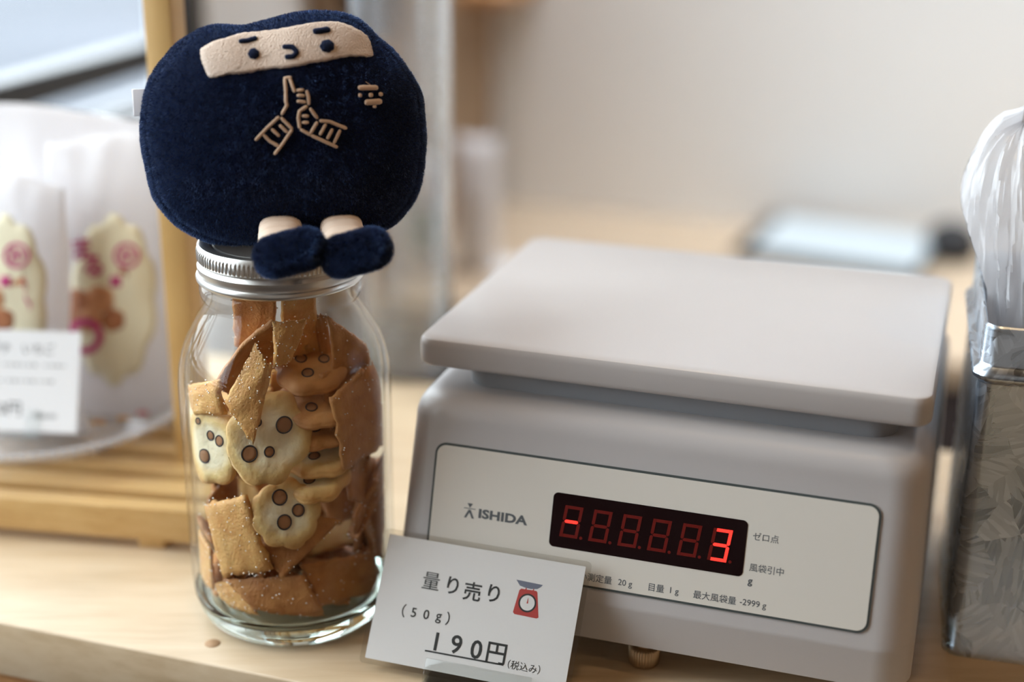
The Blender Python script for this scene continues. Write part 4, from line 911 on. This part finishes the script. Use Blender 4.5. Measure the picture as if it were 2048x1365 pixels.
def plush_pt(j, ph, side):
    x, y = op[j]; t = math.sin(ph); z = (TFR if side > 0 else TBK) * (max(0, math.cos(ph)) ** 0.86)
    if side > 0:
        z -= 1.5 * math.exp(-((ph - 1.235) / 0.035) ** 2); t2 = t
        z += 1.3 * noise.noise(V((x * t * 0.05, y * t * 0.05, 3)))
    wob = 0.6 * noise.noise(V((x * 0.09, y * 0.09, 5))) * t
    return PC0 + e1 * (x * t * (1 + wob * 0.01)) + e2 * (y * t * (1 + wob * 0.01)) + pnn * (z * side)
NR = 46; vv = [plush_pt(0, 0.0, 1)]; ff = []
phs = [math.pi / 2 * k / NR for k in range(1, NR + 1)]
for ph in phs: vv += [plush_pt(j, ph, 1) for j in range(na)]
for ph in reversed(phs[:-1]): vv += [plush_pt(j, ph, -1) for j in range(na)]
vv.append(plush_pt(0, 0.0, -1)); nrg = 2 * NR - 1
for j in range(na): ff.append([0, 1 + j, 1 + (j + 1) % na]); ff.append([len(vv) - 1, 1 + (nrg - 1) * na + (j + 1) % na, 1 + (nrg - 1) * na + j])
for i in range(nrg - 1):
    for j in range(na): ff.append([1 + i * na + j, 1 + i * na + (j + 1) % na, 1 + (i + 1) * na + (j + 1) % na, 1 + (i + 1) * na + j])
for v in vv: v.z = max(v.z, 181.25)
low = min(v.z for v in vv)
pbody = mk('body', vv, ff, M['navy'], pl_)
pb = BVHTree.FromPolygons(vv, ff)
def fur(parent, me, n, length, width, mat, seed, comb, front_only=True):
    """short plush pile: thin upright blades scattered over the mesh of the parent part"""
    rn_ = random.Random(seed); org = WLOC[parent.name]; tris = []; acc = []; tot = 0.0
    me.calc_loop_triangles()
    for t in me.loop_triangles:
        cs = [V(me.vertices[i].co) / MM + org for i in t.vertices]; nn_ = V(t.normal)
        if front_only and nn_.dot(CAM - cs[0]) < -25: continue
        tot += t.area; acc.append(tot); tris.append((cs, nn_))
    import bisect
    gv = []; gf = []; gn = []
    for _ in range(n):
        cs, nn_ = tris[min(len(tris) - 1, bisect.bisect(acc, rn_.random() * tot))]
        a, b = rn_.random(), rn_.random()
        if a + b > 1: a, b = 1 - a, 1 - b
        p = cs[0] + (cs[1] - cs[0]) * a + (cs[2] - cs[0]) * b
        w1 = noise.noise(p * 0.35); w2 = noise.noise(p * 0.35 + V((9, 4, 1)))
        d_ = (nn_ + comb * 0.55 + V((w1, 0, w2)) * 0.8 + V((rn_.gauss(0, 0.28), rn_.gauss(0, 0.28), rn_.gauss(0, 0.28)))).normalized()
        sd = d_.cross(V((rn_.gauss(0, 1), rn_.gauss(0, 1), rn_.gauss(0, 1)))).normalized() * width / 2; l = length * rn_.uniform(0.6, 1.15); b0 = len(gv)
        gv += [p - sd - nn_ * 0.1, p + sd - nn_ * 0.1, p + d_ * l]; gf.append([b0, b0 + 1, b0 + 2]); q_ = (nn_ + d_ * 0.5).normalized(); gn += [q_, q_, q_]
    me2 = bpy.data.meshes.new('pile'); me2.from_pydata([(v - org) * MM for v in gv], [], gf)
    me2.shade_smooth(); me2.normals_split_custom_set_from_vertices(gn)
    return link_mesh('pile', me2, mat, parent, kind='stuff')
fur(pbody, pbody.data, 170000, 1.15, 0.22, M['navy_fur'], 1, -e2)
def C8(x, y): return (390 + x * 0.18555, 30 + y * 0.18555)
band_ = smooth_loop([C8(*q) for q in [(65, 430), (80, 370), (200, 300), (400, 240), (540, 205), (760, 185), (980, 150), (1130, 120), (1300, 95), (1480, 85), (1620, 110), (1740, 165), (1840, 230), (1890, 330), (1912, 430), (1880, 458), (1700, 450), (1540, 470), (1420, 500), (1260, 520), (1140, 550), (960, 575), (760, 590), (620, 620), (500, 635), (380, 640), (290, 660), (180, 678), (140, 650), (100, 560)]], 5)
band_ = [(u + 1.3 * noise.noise(V((u * 0.31, v * 0.31, 1))) + random.uniform(-0.6, 0.6), v + 1.3 * noise.noise(V((u * 0.31, v * 0.31, 8))) + random.uniform(-0.6, 0.6)) for u, v in band_]
face = decal('eye_band', band_, pb, 1.3, M['cream_plush'], pl_, 12, centre=C8(1000, 370))
def stitch(name, px, rpx, mat, parent, off=0.3, k=0.7, lump=0.12):
    """embroidered line following the cloth"""
    pts = []; nr_ = []
    dense = [px[0]]
    for a, b in zip(px[:-1], px[1:]):
        l = math.hypot(b[0] - a[0], b[1] - a[1]); s_ = max(1, int(l / 2.5))
        dense += [(a[0] + (b[0] - a[0]) * i / s_, a[1] + (b[1] - a[1]) * i / s_) for i in range(1, s_ + 1)]
    for u, v in dense:
        P, n = on_bvh(pb, u, v, off); pts.append(P); nr_.append(n)
    m_ = len(pts); dist = (pts[m_ // 2] - CAM).length / FPX
    rad = [rpx * dist * (1 + lump * noise.noise(V((i * 0.8, px[0][0], px[0][1])))) * (0.6 if i in (0, m_ - 1) else 0.88 if i in (1, m_ - 2) else 1) for i in range(m_)]
    v, f = tube(pts, rad, 8, (nr_, k)); return mk(name, v, f, M[mat], parent)
F_OFF = 1.45
stitch('eyebrow', [C8(470, 315), C8(560, 308), C8(680, 275)], 6.0, 'navy_thread', face, F_OFF); stitch('eyebrow', [C8(1270, 205), C8(1360, 195), C8(1450, 180)], 7.2, 'navy_thread', face, F_OFF)
stitch('mouth', [C8(950, 362), C8(1050, 362), C8(1090, 400), C8(1095, 430), C8(1060, 465), C8(975, 470)], 5.6, 'navy_thread', face, F_OFF)
for (x, y, r) in ((635, 440, 12.5), (1420, 352, 14.5)):
    u, v_ = C8(x, y); decal('eye', cloud(u, v_, r, r * 0.86, 7, 0.10), pb, F_OFF + 0.5, M['navy_thread'], face, 5, dome=0.9)
def C7(x, y): return (490 + x * 0.14648, 140 + y * 0.14648)
hand = thing('tmp', PLO, None, None) if False else pbody
for ln in ([(545, 125), (560, 280), (560, 430), (575, 480), (500, 610)], [(530, 122), (640, 108)], [(610, 115), (680, 310)], [(700, 285), (800, 275)], [(705, 350), (815, 352)], [(705, 425), (830, 440)], [(835, 280), (862, 380), (868, 480)], [(470, 632), (300, 790), (140, 960)], [(490, 645), (650, 805)], [(650, 805), (520, 1000), (400, 1155)], [(470, 745), (585, 855)], [(360, 800), (475, 905)], [(250, 880), (340, 970), (470, 1045)], [(850, 492), (745, 560), (728, 650), (750, 800)], [(775, 625), (870, 630)], [(775, 715), (870, 715)], [(880, 520), (990, 665)], [(755, 805), (900, 890)], [(1010, 692), (1150, 705), (1385, 800)], [(985, 705), (890, 870)], [(900, 890), (1260, 1055)], [(1100, 735), (1015, 890)], [(1190, 800), (1115, 945)], [(1295, 815), (1205, 1005)]):
    stitch('hand_sign_stitch', [C7(*q) for q in ln], 3.5, 'tan_thread', pbody, 0.85, 0.6)
for ln, r in (([(1535, 247), (1800, 247)], 5.4), ([(1540, 350), (1585, 350)], 5.0), ([(1680, 346), (1735, 346)], 5.0), ([(1815, 336), (1865, 336)], 5.0), ([(1625, 445), (1855, 430)], 6.0), ([(1757, 480), (1757, 520)], 5.6)):
    stitch('crest_stitch', [C7(*q) for q in ln], r, 'tan_thread', pbody, 0.9, 0.6)
stitch('loose_thread', [C7(1640, 165), C7(1690, 200), C7(1720, 225)], 0.8, 'tan_thread', pbody, 0.6)
# side tag
tg0 = hp(286, 205, PC0, pnn); tgx = (e1 * 0.9 - pnn * 0.45).normalized(); tgn = tgx.cross(e2).normalized()
mkbm('side_tag', box(tg0 - tgx * 0.5, tgx, e2, tgn, 4.0, 5.6, 0.9, 0.5), M['frost'], pl_)
# legs and feet
for (lu, lv, fa, fb_) in (((562, 464), (560, 506), (548, 514), (612, 497)), ((683, 462), (694, 504), (681, 514), (743, 497))):
    yf = 571.0
    P1, n1 = on_bvh(pb, lu[0], lu[1], -3.0)
    A_ = hp(fa[0], fa[1], V((0, yf, 0)), V((0, 1, 0))); B_ = hp(fb_[0], fb_[1], V((0, yf, 0)), V((0, 1, 0)))
    mid = hp(lv[0], lv[1] - 4, V((0, yf + 4, 0)), V((0, 1, 0)))
    leg_pts = []; rads = []
    axis = (mid - P1)
    for i in range(49):
        t = i / 48; leg_pts.append(P1 + axis * t); ph = (t * 3.4 + 0.3) % 1.0; rads.append(8.7 - 1.1 * math.exp(-((ph - 0.5) / 0.09) ** 2) + 0.25 * ph)
    rs = []; td = axis.normalized(); la = td.cross(Z).normalized(); lb = la.cross(td).normalized()
    for i in range(49):
        sk = 1.6 * math.sin(2 * math.pi * i / 48 * 3.4)
        rs.append([leg_pts[i] + td * (0.9 * math.cos(2 * math.pi * j / 36)) + la * (rads[i] * 1.02 * math.copysign(abs(math.cos(2 * math.pi * j / 36)) ** 0.72, math.cos(2 * math.pi * j / 36))) + lb * (rads[i] * 0.80 * math.copysign(abs(math.sin(2 * math.pi * j / 36)) ** 0.72, math.sin(2 * math.pi * j / 36))) for j in range(36)])
    v, f = rings(rs); mk('bandaged_leg', v, f, M['bandage'], pl_)
    cpt = []; crd = []
    ax_ = (B_ - A_); ln_ = ax_.length; ax_ /= ln_; R_ = 8.0
    for i in range(33):
        s_ = -R_ * 0.92 + (ln_ + R_ * 1.84) * i / 32
        rr = R_ if 0 <= s_ <= ln_ else math.sqrt(max(0.02, R_ * R_ - (min(s_, s_ - ln_ if s_ > ln_ else s_) ** 2))) if True else R_
        cpt.append(A_ + ax_ * s_); crd.append(rr)
    v, f = tube(cpt, crd, 36); ft = mk('foot', v, f, M['navy'], pl_); fur(ft, ft.data, 22000, 1.7, 0.24, M['navy_fur'], 3, e1 * 0.4 - e2 * 0.4)
